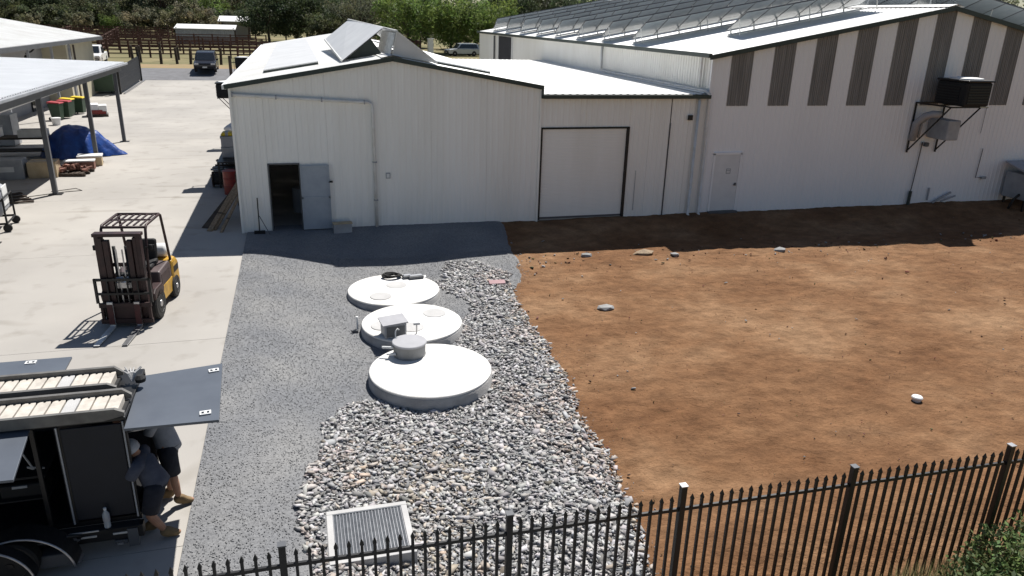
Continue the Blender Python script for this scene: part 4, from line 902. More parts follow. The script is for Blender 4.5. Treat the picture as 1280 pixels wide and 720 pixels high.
def person(label, J, loc, m_top, m_bot, capm=None, facing=Vector((-1, 0, 0)), hand_to=None):
    t = thing('person', label, 'person', loc)
    pel, ch, nk, hd = J['pelvis'], J['chest'], J['neck'], J['head']
    sp = lerp(pel, ch, .5)
    chains = [[(pel, (.105, .095)), (sp, (.105, .095)), (ch, (.15, .115)), (nk, .06), (lerp(nk, hd, .55), (.075, .085)), (hd, (.085, .10)), (tuple(hd[i] + (hd[i] - nk[i]) * .45 for i in range(3)), (.07, .085))]]
    for s in ('l', 'r'):
        sh, el, wr = J['sh_' + s], J['el_' + s], J['wr_' + s]; hp, kn, an, toe = J['hip_' + s], J['kn_' + s], J['an_' + s], J['toe_' + s]
        ck = lerp(ch, nk, .25)
        chains.append([(ck, .10), (sh, .068), (lerp(sh, el, .5), .052), (el, .043), (lerp(el, wr, .4), .042), (wr, .028)])
        chains.append([(pel, (.105, .095)), (hp, .085), (lerp(hp, kn, .5), .076), (kn, .057), (lerp(kn, an, .35), .060), (an, .036), (lerp(an, toe, .5), .04), (toe, .03)])
        d = (Vector(wr) - Vector(el)).normalized(); side = d.cross(facing); side = side.normalized() if side.length > .1 else Vector((0, 1, 0))
        palm = Vector(wr) + d * .05; chains.append([(wr, .028), (tuple(palm), (.036, .02))])
    V, E_, Rr = chainset(chains)
    body = skin_obj('body', V, E_, Rr, m_skin, t)
    for s in ('l', 'r'):
        el, wr = Vector(J['el_' + s]), Vector(J['wr_' + s]); d = (wr - el).normalized(); side = d.cross(facing); side = side.normalized() if side.length > .1 else Vector((0, 1, 0)); dn = d.cross(side).normalized()
        palm = wr + d * .06; c2 = []
        for k, (o_, L) in enumerate(((-.028, .062), (-.009, .075), (.010, .070), (.028, .055))):
            b0 = palm + side * o_; c2.append([(tuple(palm - d * .02 + side * o_ * .6), .011), (tuple(b0 + d * .02), .0095), (tuple(b0 + d * (.02 + L * .5) + dn * .012), .0085), (tuple(b0 + d * (.02 + L * .85) + dn * .036), .007)])
        c2.append([(tuple(wr + d * .02), .011), (tuple(wr + d * .045 - side * .035), .0105), (tuple(wr + d * .075 - side * .045 + dn * .02), .008)])
        for q in c2:
            v_, e_, r_ = chainset([q]); skin_obj('finger', v_, e_, r_, m_skin, body, 1)
    # shirt over torso and upper arms
    cs = [[(lerp(pel, sp, -.35), (.165, .16)), (lerp(pel, sp, .25), (.162, .15)), (sp, (.15, .135)), (ch, (.168, .132)), (lerp(ch, nk, .7), .082)]]
    for s in ('l', 'r'): cs.append([(lerp(ch, nk, .25), .11), (J['sh_' + s], .082), (lerp(J['sh_' + s], J['el_' + s], .62), .068)])
    cs[1][0] = (lerp(ch, nk, .25), .11); cs[2][0] = cs[1][0]
    cs[0].insert(4, (lerp(ch, nk, .25), .11))
    q = MB()
    for c_ in cs: q.tube([p for p, r in c_], [(r[0] + r[1]) / 2 if isinstance(r, tuple) else r for p, r in c_], 16)
    q.build('shirt', m_top, t, smooth=True)
    cs = []
    for s in ('l', 'r'): cs.append([(lerp(pel, sp, .15), (.150, .130)), (pel, (.155, .135)), (J['hip_' + s], .122), (lerp(J['hip_' + s], J['kn_' + s], .45), .105), (lerp(J['hip_' + s], J['kn_' + s], .85), .092)])
    q = MB()
    q.tube([lerp(pel, sp, .35), pel, lerp(pel, lerp(J['hip_l'], J['hip_r'], .5), 1.3)], [.145, .16, .13], 16)
    for s in ('l', 'r'): q.tube([lerp(pel, J['hip_' + s], .6), J['hip_' + s], lerp(J['hip_' + s], J['kn_' + s], .5), lerp(J['hip_' + s], J['kn_' + s], .88)], [.12, .125, .112, .105], 16)
    q.build('shorts', m_bot, t, smooth=True)
    for s in ('l', 'r'):
        an, toe = Vector(J['an_' + s]), Vector(J['toe_' + s]); kn = Vector(J['kn_' + s]); heel = an + (an - toe) * .25; heel.z = toe.z
        V, E_, Rr = chainset([[(tuple(an + (kn - an) * .22), .055), (tuple(an), .056), (tuple((an + toe) / 2 - Vector((0, 0, .012))), .052), (tuple(toe), (.046, .036))], [(tuple(an), .056), (tuple(heel), .044)]])
        skin_obj('boot', V, E_, Rr, m_boot, t)
    # face and hair
    H = Vector(hd); up = (Vector(hd) - Vector(nk)).normalized(); fwd = (facing - up * facing.dot(up)).normalized(); sd_ = up.cross(fwd)
    fm = MB()
    for k in (-1, 1): fm.lathe([(.012, -.01), (.012, .01)], H + fwd * .085 + sd_ * .032 * k + up * .01, 8)
    fm.build('eyes', m_blackm, body)
    V, E_, Rr = chainset([[(tuple(H + fwd * .085 + up * .02), .010), (tuple(H + fwd * .112 - up * .025), .016)], ]); skin_obj('nose', V, E_, Rr, m_skin, body, 1)
    MB().box(H + fwd * .088 - up * .058, (.02, .045, .012)).build('mouth', m_red, body)
    for k in (-1, 1):
        V, E_, Rr = chainset([[(tuple(H + sd_ * .088 * k + up * .02), .014), (tuple(H + sd_ * .092 * k - up * .03), .012)]]); skin_obj('ear', V, E_, Rr, m_skin, body, 1)
    cap_c = H + up * .035
    q = MB(); n = 16
    rings_ = [(.108, -.02), (.112, .02), (.10, .065), (.07, .10), (.03, .118), (.002, .122)]
    for rr_, zz in rings_:
        for j in range(n):
            a = 2 * math.pi * j / n; q.v.append(tuple(cap_c + up * zz + (fwd * math.cos(a) * 1.08 + sd_ * math.sin(a)) * rr_))
    for i in range(len(rings_) - 1):
        for j in range(n): q.f.append((i * n + j, i * n + (j + 1) % n, (i + 1) * n + (j + 1) % n, (i + 1) * n + j))
    q.build('cap' if capm else 'hair', capm or m_oldwood, t, smooth=True)
    if capm:
        pk = []
        for a in np.linspace(-1.1, 1.1, 9): pk.append(cap_c + (fwd * math.cos(a) * 1.05 + sd_ * math.sin(a)) * .108)
        for a in np.linspace(1.1, -1.1, 9): pk.append(cap_c + (fwd * (math.cos(a) * 1.05 + .75) + sd_ * math.sin(a) * .95) * .105 - up * .02)
        MB().add(pk + [p + up * .008 for p in pk], [tuple(range(18))[::-1], tuple(range(18, 36))] + [(i, (i + 1) % 18, 18 + (i + 1) % 18, 18 + i) for i in range(18)]).build('cap_peak', capm, t)
    return t
m_shirt2 = mat('dark_shirt', (.07, .08, .11), (.05, .055, .08), .9, 0, 7, bump=.3, bscale=14)
# standing worker in the grey shirt, leaning into the end of the trailer under the flap
person('person in grey shirt and dark shorts standing under the trailer flap, leaning in', dict(
    pelvis=(0, 0, .93), chest=(-.06, -.02, 1.30), neck=(-.15, -.02, 1.48), head=(-.22, -.02, 1.58),
    sh_l=(-.09, -.20, 1.38), el_l=(-.22, -.27, 1.14), wr_l=(-.43, -.20, 1.18), sh_r=(-.09, .17, 1.38), el_r=(-.30, .24, 1.22), wr_r=(-.52, .16, 1.26),
    hip_l=(0.0, -.10, .88), kn_l=(.03, -.10, .48), an_l=(.06, -.08, .10), toe_l=(.24, -.05, .045), hip_r=(0.0, .10, .88), kn_r=(-.06, .12, .48), an_r=(-.08, .12, .10), toe_r=(-.25, .13, .045)),
    (-.16, -13.92, 0), m_shirt, m_short)
# second worker nearer the camera, bent right over
person('person in dark clothes and grey cap stooping at the trailer end, nearer the fence', dict(
    pelvis=(0, 0, .82), chest=(-.11, .0, 1.11), neck=(-.19, .0, 1.24), head=(-.21, -.01, 1.29),
    sh_l=(-.15, -.17, 1.14), el_l=(-.28, -.20, .92), wr_l=(-.48, -.12, .96), sh_r=(-.13, .19, 1.15), el_r=(-.30, .24, .96), wr_r=(-.5, .16, 1.0),
    hip_l=(.0, -.10, .76), kn_l=(-.10, -.14, .42), an_l=(.05, -.08, .10), toe_l=(.22, -.06, .045), hip_r=(0, .10, .76), kn_r=(-.20, .12, .44), an_r=(-.12, .12, .10), toe_r=(-.30, .12, .045)),
    (-.22, -14.60, 0), m_shirt2, m_short, m_cap, Vector((-.85, .2, -.4)).normalized())
# ---------------------------------------------------------------- carport on the left
cp = thing('carport', 'open carport with flat white roof on dark steel posts at the left', 'carport', (0, 0, 0))
for k in range(9):
    MB().ribbed((-6.58, -3.3 + 2.58 * k, 3.80), (0, 1, 0), (-1, 0, .03), (0, 0, 1), 2.577, 6.6, 0, .24, .03).build('roof_sheet', m_roofg, cp)
MB().span((-6.62, -3.3, 3.60), (-6.54, 19.9, 3.79)).build('fascia', m_trimg, cp)
MB().span((-6.54, -3.3, 3.70), (-6.42, 19.9, 3.81)).build('gutter', m_greyp, cp, .02)
MB().beam((-6.6, 19.88, 3.72), (-13.2, 19.88, 3.92), .06, .2).build('fascia', m_trimg, cp)
MB().span((-6.95, -3.3, 3.40), (-6.75, 19.8, 3.60)).build('beam', m_trimg, cp)
for y in (.0, 6.41, 12.8, 18.63):
    p = MB().span((-6.93, y - .08, 0), (-6.77, y + .08, 3.42)).build('post', m_trimg, cp, .01)
    MB().span((-7.05, y - .16, 0), (-6.62, y + .16, .02)).build('base_plate', m_black, p)
for y in (-2.0, 6.41, 12.8, 18.63): MB().beam((-6.85, y, 3.50), (-13.0, y, 3.70), .1, .2).build('rafter', m_trimg, cp)
MB().tube([(-7.2, -3, 3.22), (-7.2, 12.6, 3.31)], .06, 8).build('bracing_pipe', m_whitep, cp)  # white bracing pipe under the roof edge, not a lamp
for y in (3.2, 9.6, 16.0): MB().span((-12.9, y - .1, 0), (-12.7, y + .1, 3.6)).build('post', m_greyp, cp)
MB().span((-13.1, -3.3, 0), (-13.0, 12.6, 3.7)).build('rear_wall', m_greyw, cp)

# building behind the carport
lb = thing('workshop_building', 'cream workshop with recessed wall greyed for shade and wide white roof behind the carport', 'building', (0, 0, 0))
MB().span((-30, 20.2, 0), (-14.6, 35.6, 4.15)).build('recessed_wall', m_greyw, lb)  # same wall as the cream end, veranda shade put into its grey
MB().span((-30, 35.6, 0), (-13.12, 43.0, 4.15)).build('end_wall', m_green_b, lb)
for k in range(9):
    MB().ribbed((-12.55, 19.6 + 2.66 * k, 4.32), (0, 1, 0), (-1, 0, .17), (0, 0, 1), 2.655, 10.5, 0, .25, .03).build('roof_sheet', m_roofw, lb)
for k in range(9):
    MB().ribbed((-33.5, 19.6 + 2.66 * k, 4.32), (0, 1, 0), (1, 0, .17), (0, 0, 1), 2.655, 10.6, 0, .25, .03).build('roof_sheet', m_roofw, lb)
MB().span((-12.6, 19.6, 4.08), (-12.45, 43.5, 4.31)).build('fascia', m_trimg, lb)
MB().add([(-12.6, 43.0, 4.15), (-30, 43.0, 4.15), (-23, 43.0, 6.0)], [(0, 1, 2)]).build('gable', m_green_b, lb)
for y in (36.3, 37.3): MB().span((-13.1, y, .4), (-13.06, y + .28, 3.9)).build('downpipe', m_oldwood, lb)
MB().span((-13.0, 34.2, 4.0), (-12.7, 34.5, 4.2)).build('light', m_whitep, lb)
MB().tube([(-12.7, 27.6, 4.1), (-12.9, 27.6, 3.9), (-13.2, 27.5, 3.75)], .05, 6).lathe([(.16, -.2), (.05, .0)], (-13.2, 27.5, 3.7), 10).build('light', m_blackm, lb)
for y in (22, 26.5, 31, 35): MB().span((-12.85, y - .06, 0), (-12.72, y + .06, 4.1)).build('veranda_post', m_greyp, lb)
MB().span((-14.58, 22.5, .9), (-14.5, 24.5, 2.4)).span((-14.58, 31.5, 0), (-14.5, 32.6, 2.1)).build('window', m_glass, lb)
# wheelie bins
def bin_(label, loc, lidm, rz, group):
    t = thing('wheelie_bin', label, 'bin', loc, rz, group)
    MB().add([(-.24, -.27, .08), (.24, -.27, .08), (.24, .22, .08), (-.24, .22, .08), (-.29, -.33, .98), (.29, -.33, .98), (.29, .33, .98), (-.29, .33, .98)], [(3, 2, 1, 0), (4, 5, 6, 7), (0, 1, 5, 4), (1, 2, 6, 5), (2, 3, 7, 6), (3, 0, 4, 7)]).build('body', m_bingreen, t, .02)
    MB().add([(-.31, -.37, .98), (.31, -.37, .98), (.31, .36, 1.0), (-.31, .36, 1.0), (-.29, -.33, 1.04), (.29, -.33, 1.04), (.29, .34, 1.09), (-.29, .34, 1.09)], [(3, 2, 1, 0), (4, 5, 6, 7), (0, 1, 5, 4), (1, 2, 6, 5), (2, 3, 7, 6), (3, 0, 4, 7)]).build('lid', lidm, t, .015)
    for s in (-1, 1): MB().lathe([(.1, -.03), (.1, .03)], (s * .26, .28, .1), 14, 'x').build('wheel', m_rubber, t)
    MB().tube([(-.2, .36, .98), (-.2, .42, 1.0), (.2, .42, 1.0), (.2, .36, .98)], .014, 6).build('handle', m_bingreen, t)
bin_('green wheelie bin with red lid, nearest the carport', (-12.1, 27.4, 0), m_binred, R(80), 'bins along the workshop wall')
bin_('green wheelie bin with red lid, standing behind the other red lidded bin', (-11.85, 28.25, 0), m_binred, R(84), 'bins along the workshop wall')
bin_('green wheelie bin with yellow lid, nearer of the two yellow ones', (-12.0, 29.5, 0), m_binyel, R(82), 'bins along the workshop wall')
bin_('green wheelie bin with yellow lid, farther one beside the white tub', (-11.6, 30.5, 0), m_binyel, R(82), 'bins along the workshop wall')
t = thing('dumpster', 'tall dark green waste container at the corner of the workshop', 'skip bin', (-12.6, 42.2, T(42.2)))
MB().add([(-.8, -.6, .15), (.8, -.6, .15), (.8, .6, .15), (-.8, .6, .15), (-.85, -.75, 1.75), (.85, -.75, 1.75), (.85, .75, 1.9), (-.85, .75, 1.9)], [(3, 2, 1, 0), (4, 5, 6, 7), (0, 1, 5, 4), (1, 2, 6, 5), (2, 3, 7, 6), (3, 0, 4, 7)]).build('body', m_bingreen, t, .02)
MB().add([(-.9, -.8, 1.76), (.9, -.8, 1.76), (.9, .8, 1.91), (-.9, .8, 1.91), (-.9, -.8, 1.81), (.9, -.8, 1.81), (.9, .8, 1.96), (-.9, .8, 1.96)], [(3, 2, 1, 0), (4, 5, 6, 7), (0, 1, 5, 4), (1, 2, 6, 5), (2, 3, 7, 6), (3, 0, 4, 7)]).build('lid', m_blackm, t)
for sx_ in (-.6, .6):
    for sy_ in (-.45, .45): MB().lathe([(.08, -.03), (.08, .03)], (sx_, sy_, .08), 12, 'x').build('castor', m_rubber, t)
t = thing('pallet', 'wooden pallet standing in the yard beyond the carport posts', 'pallet', (-10.35, 29.3, 0), R(12))
def pallet_parts(t, m=m_wood, w=.6, d=.6):
    for k in range(7): MB().span((-w + .177 * k, -d, .11), (-w + .177 * k + .13, d, .13)).build('board', m, t)
    for y in (-d, -.05, d - .1): MB().span((-w, y, 0), (w, y + .1, .108)).build('bearer', m, t)
pallet_parts(t, m_oldwood)
t = thing('carton_stack', 'white carton wrapped with red plastic on the wooden pallet', 'cartons', (-10.35, 29.3, .132), R(12))
MB().span((-.55, -.5, 0), (.1, .5, .62)).build('carton', m_cloth, t, .03); MB().span((.12, -.5, 0), (.56, .45, .55)).build('carton', m_whitep, t, .03); MB().span((-.57, -.53, .02), (.3, -.51, .28)).span((.3, -.53, .02), (.5, -.505, .2)).build('wrap', m_red, t)
t = thing('tub', 'white round tub on the ground beside the bins', 'tub', (-11.6, 25.2, 0)); MB().lathe([(.2, 0), (.24, .36), (.25, .38)], n=18).build('body', m_whitep, t, smooth=False); MB().lathe([(.26, .37), (.26, .41), (.001, .42)], n=18, cap=False).build('lid', m_whitep, t)

# ---------------------------------------------------------------- things stored under the carport
def tarp():
    n, k = 56, 26; V = []
    for i in range(n):
        for j in range(k):
            u = i / n * 2 * math.pi; v = j / (k - 1)
            r = v ** .75; fold = 1 + .13 * math.sin(u * 7 + 2 * v) * v + .07 * math.sin(u * 13 + 1) * v ** 1.5 + .03 * math.sin(u * 23) * v
            rx, ry = 1.25, 1.15
            if math.cos(u) > .5: rx += .55 * ((math.cos(u) - .5) / .5) ** 2 * v ** 3
            x = rx * r * fold * math.cos(u); y = ry * r * fold * math.sin(u)
            z = 1.42 * (1 - v ** 2.6) + .05 * math.sin(x * 5) * math.sin(y * 4) * (1 - v) + .02 + .03 * abs(math.sin(u * 8)) * v * (1 - (v > .97) * .6)
            cr = float(fbm(x * 2.3 + 8, y * 2.3, 4)); rg = abs(float(fbm(x * 1.6 + 30, y * 1.6 + 9, 3))) * .5; V.append((x + .25 * cr * v, y + .2 * cr * v, max((z - rg * (1 - v ** 3)) * .96 + .16 * cr * (1 - v ** 2), .012)))
    F = [(i * k + j, ((i + 1) % n) * k + j, ((i + 1) % n) * k + j + 1, i * k + j + 1) for i in range(n) for j in range(k - 1)]
    o = MB().add(V, F).build('tarpaulin', m_tarp, None, smooth=True); o.location = (-8.1, 14.7, 0)
    tag(o, 'bright blue tarpaulin draped over a heap at the carport edge', 'tarpaulin')
tarp()
t = thing('crate', 'pale box with white lid beside the second carport post from the front', 'crate', (-6.95, 12.15, 0), R(8)); MB().span((-.45, -.3, 0), (.45, .3, .38)).build('body', m_carton, t, .01); MB().span((-.48, -.33, .38), (.48, .33, .45)).build('lid', m_whitep, t, .01)
t = thing('pallet', 'brown pallet under the loose bricks beside the carport posts', 'pallet', (-7.2, 10.2, 0), R(-6)); pallet_parts(t, m_oldwood, .65, .55)
rr = random.Random(11)
bk = thing('brick_heap', 'heap of loose reddish bricks on the pallet beside the carport', 'bricks', (-7.2, 10.2, .132), R(-6)); bme = None
for k in range(46):
    lay = 0 if k < 20 else (1 if k < 36 else 2); sp = (.52, .40, .25)[lay]
    if bme is None: o = MB().box((0, 0, 0), (.23, .11, .076)).build('brick', m_brick, bk, .004); bme = o.data
    else:
        o = bpy.data.objects.new('brick', bme); COL.objects.link(o); o.parent = bk
    o.location = (rr.uniform(-sp, sp), rr.uniform(-sp, sp) * .8, .045 + .085 * lay + rr.uniform(0, .02)); o.rotation_euler = (rr.uniform(-.25, .25), rr.uniform(-.25, .25), rr.uniform(0, 3.1))
t = thing('flat_box', 'long white topped flat box behind the bricks', 'box', (-7.15, 11.25, 0), R(5)); MB().span((-.55, -.22, 0), (.55, .22, .34)).build('body', m_brick, t, .01); MB().span((-.57, -.24, .34), (.57, .24, .39)).build('lid', m_whitep, t)
t = thing('carton', 'large pale grey carton on the floor under the carport', 'carton', (-9.3, 9.7, 0), R(4)); MB().span((-.6, -.4, 0), (.6, .4, .75)).build('body', m_greyp, t, .01); MB().span((-.3, -.405, .3), (.3, -.401, .5)).build('label', m_whitep, t)
t = thing('carton', 'olive brown carton beside the grey carton under the carport', 'carton', (-8.1, 9.9, 0), R(4)); MB().span((-.5, -.4, 0), (.5, .4, .62)).build('body', m_carton, t, .01); MB().span((-.5, -.04, .621), (.5, .04, .624)).build('tape', m_greyp, t)
t = thing('workbench', 'dark workbench under the carport carrying pale boxes', 'workbench', (-10.3, 14.5, 0))
MB().span((-1.4, -.5, .85), (1.3, .5, .92)).build('top', m_oldwood, t)
for sx_ in (-1.3, 1.2):
    for sy_ in (-.42, .42): MB().span((sx_ - .04, sy_ - .04, 0), (sx_ + .04, sy_ + .04, .85)).build('leg', m_black, t)
MB().span((-1.3, -.45, .3), (1.2, .45, .33)).build('shelf', m_oldwood, t)
t = thing('open_box', 'pale cream box with open top on the workbench under the carport', 'box', (-9.6, 14.4, .922), R(3))
MB().span((-.55, -.32, 0), (.55, -.3, .32)).span((-.55, .3, 0), (.55, .32, .32)).span((-.55, -.3, 0), (-.52, .3, .32)).span((.52, -.3, 0), (.55, .3, .32)).build('side', m_whitep, t); MB().span((-.51, -.29, .01), (.51, .29, .2)).build('contents', m_carton, t)
t = thing('storage_box', 'white storage box at the left end of the workbench', 'box', (-11.2, 14.5, .922)); MB().span((-.3, -.3, 0), (.3, .3, .4)).build('body', m_whitep, t, .02); MB().span((-.32, -.32, .4), (.32, .32, .44)).build('lid', m_greyp, t)
t = thing('metal_cabinet', 'grey metal cabinet standing against the back of the carport', 'cabinet', (-12.0, 18.0, 0)); MB().span((-.6, -.5, .05), (.6, .5, 1.5)).build('body', m_greyp, t, .01); MB().span((-.55, -.52, .1), (-.02, -.505, 1.45)).build('door', m_greyp, t); MB().span((.02, -.52, .1), (.55, -.505, 1.45)).build('door', m_greyp, t)
t = thing('equipment_cart', 'wheeled black frame cart with white tank at the carport edge, cut by the left border', 'cart', (-7.3, 1.8, 0), R(6))
MB().tube([(-.9, -.55, .25), (.45, -.55, .25), (.45, .55, .25), (-.9, .55, .25)], .035, 8).tube([(.45, -.55, .25), (.45, -.55, 1.0), (.45, .55, 1.0), (.45, .55, .25)], .03, 8).tube([(-.9, -.55, .95), (.45, -.55, .95)], .03, 8).build('frame', m_black, t)
MB().prism([(-.9, .42), (.3, .42), (.4, .6), (.4, 1.2), (.15, 1.36), (-.9, 1.36)], -.45, .45, 'y').build('tank', m_greyp, t, .06); MB().span((.402, -.3, .72), (.43, .3, 1.3)).build('panel', m_whitep, t, .01)
for sx_, sy_ in ((.45, -.55), (.45, .55), (-.8, -.55), (-.8, .55)): MB().lathe([(.12, -.035), (.12, .035)], (sx_, sy_, .12), 14, 'y').build('wheel', m_rubber, t)
t = thing('timber_stack', 'loose dark timbers and rods lying on the floor at the carport edge', 'timber', (-8.2, 5.6, 0))
for k in range(7): MB().beam((-1.0 + .1 * k, -.9 + .22 * k, .05 + .03 * (k % 2)), (1.0 - .14 * k, -.4 + .24 * k, .05 + .03 * (k % 2)), .09, .05).build('plank', m_oldwood, t)
tag(MB().tube([(-7.1, 6.8, .02), (-6.4, 7.3, .02), (-6.1, 6.9, .015), (-6.7, 6.7, .015), (-7.6, 6.1, .015), (-8.0, 5.2, .015)], .012, 5).build('cable', m_rubber, None, smooth=True), 'thin dark cable lying on the concrete around the nearest carport post', 'cable')
t = thing('tyre', 'old tyre lying flat under the wheeled cart at the left border', 'tyre', (-6.95, -.6, 0)); MB().lathe([(.2, .02), (.33, .0), (.36, .06), (.36, .13), (.33, .19), (.2, .17), (.2, .02)], n=28, cap=False).build('tread', m_rubber, t, smooth=False); MB().lathe([(.2, .05), (.12, .07), (.001, .07)], n=20, cap=False).build('rim', m_steel, t)
t = thing('shelving_unit', 'dark shelving with stacked goods deep under the carport', 'shelves', (-11.5, 6.5, 0))
for z in (.1, .8, 1.5, 2.2): MB().span((-1.2, -2.6, z), (.3, 2.6, z + .05)).build('shelf', m_oldwood, t)
for sx_ in (-1.18, .28):
    for sy_ in (-2.58, 2.58): MB().span((sx_ - .03, sy_ - .03, 0), (sx_ + .03, sy_ + .03, 2.5)).build('upright', m_black, t)
rr = random.Random(5)
for k in range(8):
    z = (.15, .85, 1.55)[k % 3]; y = -2.2 + .62 * k; g = MB().span((-.7, y - .25, z + .002), (.2, y + .25, z + .3 + .25 * rr.random())).build('storage_tub', [m_greyp, m_trimg, m_carton][k % 3], None, .02)
    g.location = (-11.5, 6.5, 0); tag(g, 'dusty storage tub on the shelving under the carport, %s from the front' % ('first', 'second', 'third', 'fourth', 'fifth', 'sixth', 'seventh', 'eighth')[k], 'tub', 'tubs on the carport shelving')

# ---------------------------------------------------------------- clutter along the left wall of the shed
t = thing('oil_drum', 'red steel drum standing in shade against the left wall of the shed', 'drum', (-.75, 5.6, 0))
MB().lathe([(.29, 0), (.30, .02), (.29, .04), (.29, .29), (.305, .31), (.29, .33), (.29, .58), (.305, .6), (.29, .62), (.29, .85), (.30, .87), (.28, .88)], n=28).build('barrel', m_red, t, smooth=False); MB().lathe([(.275, .865), (.001, .867)], n=24, cap=False).build('top', m_carton, t); MB().lathe([(.04, .86), (.04, .89)], (.15, .1, 0), 10).build('bung', m_black, t)
t = thing('steel_rack', 'dark steel rack crammed with offcuts against the left wall of the shed', 'rack', (-.75, 8.2, 0))
for z in (.25, .95): MB().span((-.55, -1.6, z), (.6, 1.6, z + .05)).build('shelf', m_black, t)
for sx_ in (-.5, .55):
    for sy_ in (-1.55, 0, 1.55): MB().span((sx_ - .03, sy_ - .03, 0), (sx_ + .03, sy_ + .03, 1.0)).build('upright', m_black, t)
rr = random.Random(8)
for k in range(14): MB().beam((-.85 + .2 * rr.random(), -1.5 + .2 * k, .34 + .4 * rr.random()), (.5, -1.45 + .22 * k, .35 + .45 * rr.random()), .08 + .1 * rr.random(), .05).build('offcut', [m_trimg, m_oldwood, m_mast][k % 3], t)
for k, z in enumerate((1.01, 1.42)):
    t = thing('crate', ['lower grey plastic crate on the rack at the shed wall', 'upper grey plastic crate on the rack at the shed wall'][k], 'crate', (-.95, 7.9, z), R(3), 'stacked grey crates')
    MB().span((-.24, -.36, 0), (.3, .36, .39)).build('body', m_riserlid, t, .015); MB().span((-.26, -.38, .33), (.32, .38, .40)).build('rim', m_greyp, t)
t = thing('yellow_pack', 'bright yellow pack on top of the grey crates', 'pack', (-.95, 7.9, 1.822)); MB().prism([(-.2, 0), (.2, 0), (.22, .09), (.12, .15), (-.14, .14), (-.22, .07)], -.26, .26, 'y').build('pouch', m_binyel, t, .03); MB().span((-.05, -.265, .02), (.06, .265, .153)).build('band', m_greyp, t)
def lumps(name, m, loc, sc, label, cat, seed):
    r0 = np.random.default_rng(seed); V = []; n, k = 26, 14
    for j in range(k):
        for i in range(n):
            a = 2 * math.pi * i / n; b = math.pi * j / (k - 1); d = 1 + .16 * math.sin(3 * a + seed) * math.sin(b) + .10 * math.sin(7 * a + 2 * b) + .05 * r0.normal()
            V.append((sc[0] * d * math.sin(b) * math.cos(a), sc[1] * d * math.sin(b) * math.sin(a), sc[2] + sc[2] * d * math.cos(b)))
    F = [(j * n + i, j * n + (i + 1) % n, (j + 1) * n + (i + 1) % n, (j + 1) * n + i) for j in range(k - 1) for i in range(n)]
    o = MB().add(V, F).build(name, m, None, smooth=True); o.location = loc; tag(o, label, cat); return o
lumps('navy_bag', m_short, (-.6, 9.2, 1.0), (.42, .55, .42), 'dark blue bag on the rack behind the grey crates', 'bag', 3)
lumps('white_bag', m_cloth, (-.7, 10.2, 1.55), (.45, .6, .22), 'bulging white bag on top of the clutter at the shed wall', 'bag', 5)
t = thing('shelf_stack', 'pile of dark boxes under the white bag at the shed wall', 'boxes', (-.7, 10.3, 0)); MB().span((-.5, -.6, 0), (.5, .6, .8)).build('box', m_trimg, t, .02); MB().span((-.42, -.5, .802), (.45, .55, 1.54)).build('box', m_blackm, t, .02)
t = thing('cable_drum', 'small dark cable drum on the concrete behind the red drum', 'cable drum', (-1.35, 6.9, 0)); MB().lathe([(.3, -.2), (.3, -.16), (.14, -.15), (.14, .15), (.3, .16), (.3, .2)], (0, 0, .3), 20, 'x').build('reel', m_oldwood, t)
MB().lathe([(.22, -.145), (.22, .145)], (0, 0, .3), 20, 'x').build('cable', m_rubber, t)
spots = [((-1.08, .35, 0), (-.16, 2.6, 1.2), .16, 'longest weathered plank leaning on the shed wall'), ((-.95, .45, 0), (-.12, 2.3, 1.1), .12, 'narrow brown plank leaning between the other planks'), ((-.72, .15, 0), (-.13, 1.7, .95), .09, 'pale plank leaning nearest the shed corner'), ((-1.25, .75, 0), (-.2, 3.0, 1.0), .2, 'wide dark plank leaning farthest from the shed corner')]
for p, q, w, lab in spots:
    d = Vector(q) - Vector(p); g = tag(MB().beam(p, q, w, .04).build('plank', m_wood if w < .17 else m_oldwood), lab, 'plank', 'planks leaning on the shed wall')
    MB().beam(Vector(p) + d * .3 + Vector((0, 0, .027)), Vector(p) + d * .32 + Vector((0, 0, .027)), w * .98, .012).build('cleat', m_oldwood, g)
t = thing('gas_cylinder', 'brown upright cylinder against the shed wall beside the planks', 'cylinder', (-.3, 3.6, 0)); MB().lathe([(.13, 0), (.14, .03), (.14, 1.1), (.1, 1.22), (.04, 1.27)], n=18).build('bottle', m_oldwood, t, smooth=True); MB().lathe([(.05, 1.26), (.05, 1.38)], n=12).build('valve', m_steel, t)
t = thing('broom', 'dark broom leaning on the shed wall left of the open door', 'broom', (.43, -.05, 0)); MB().tube([(.0, -.22, .1), (.0, -.04, 1.1)], .018, 8).build('handle', m_black, t); MB().span((-.16, -.26, .0), (.16, -.19, .12)).build('head', m_blackm, t)
MB().tube([(.3, -.35, .02), (.02, -.1, .55)], .012, 6).build('cord', m_trimg, t)
t = thing('carton', 'weathered grey carton at the foot of the shed wall right of the open door', 'carton', (2.9, -.3, -.07), R(4)); MB().span((-.28, -.16, 0), (.28, .16, .34)).build('body', m_greyp, t, .01); MB().span((-.3, -.2, .34), (.3, .1, .355)).build('flap', m_carton, t)
# interior of the shed seen through the door
t = thing('steel_drum', 'pale drum dimly visible inside the open shed door', 'drum', (1.7, 2.4, .03)); MB().lathe([(.28, 0), (.28, .8), (.26, .82)], n=20).build('barrel', m_greyp, t, smooth=False); MB().lathe([(.27, .81), (.001, .812)], n=20, cap=False).build('lid', m_greyp, t)
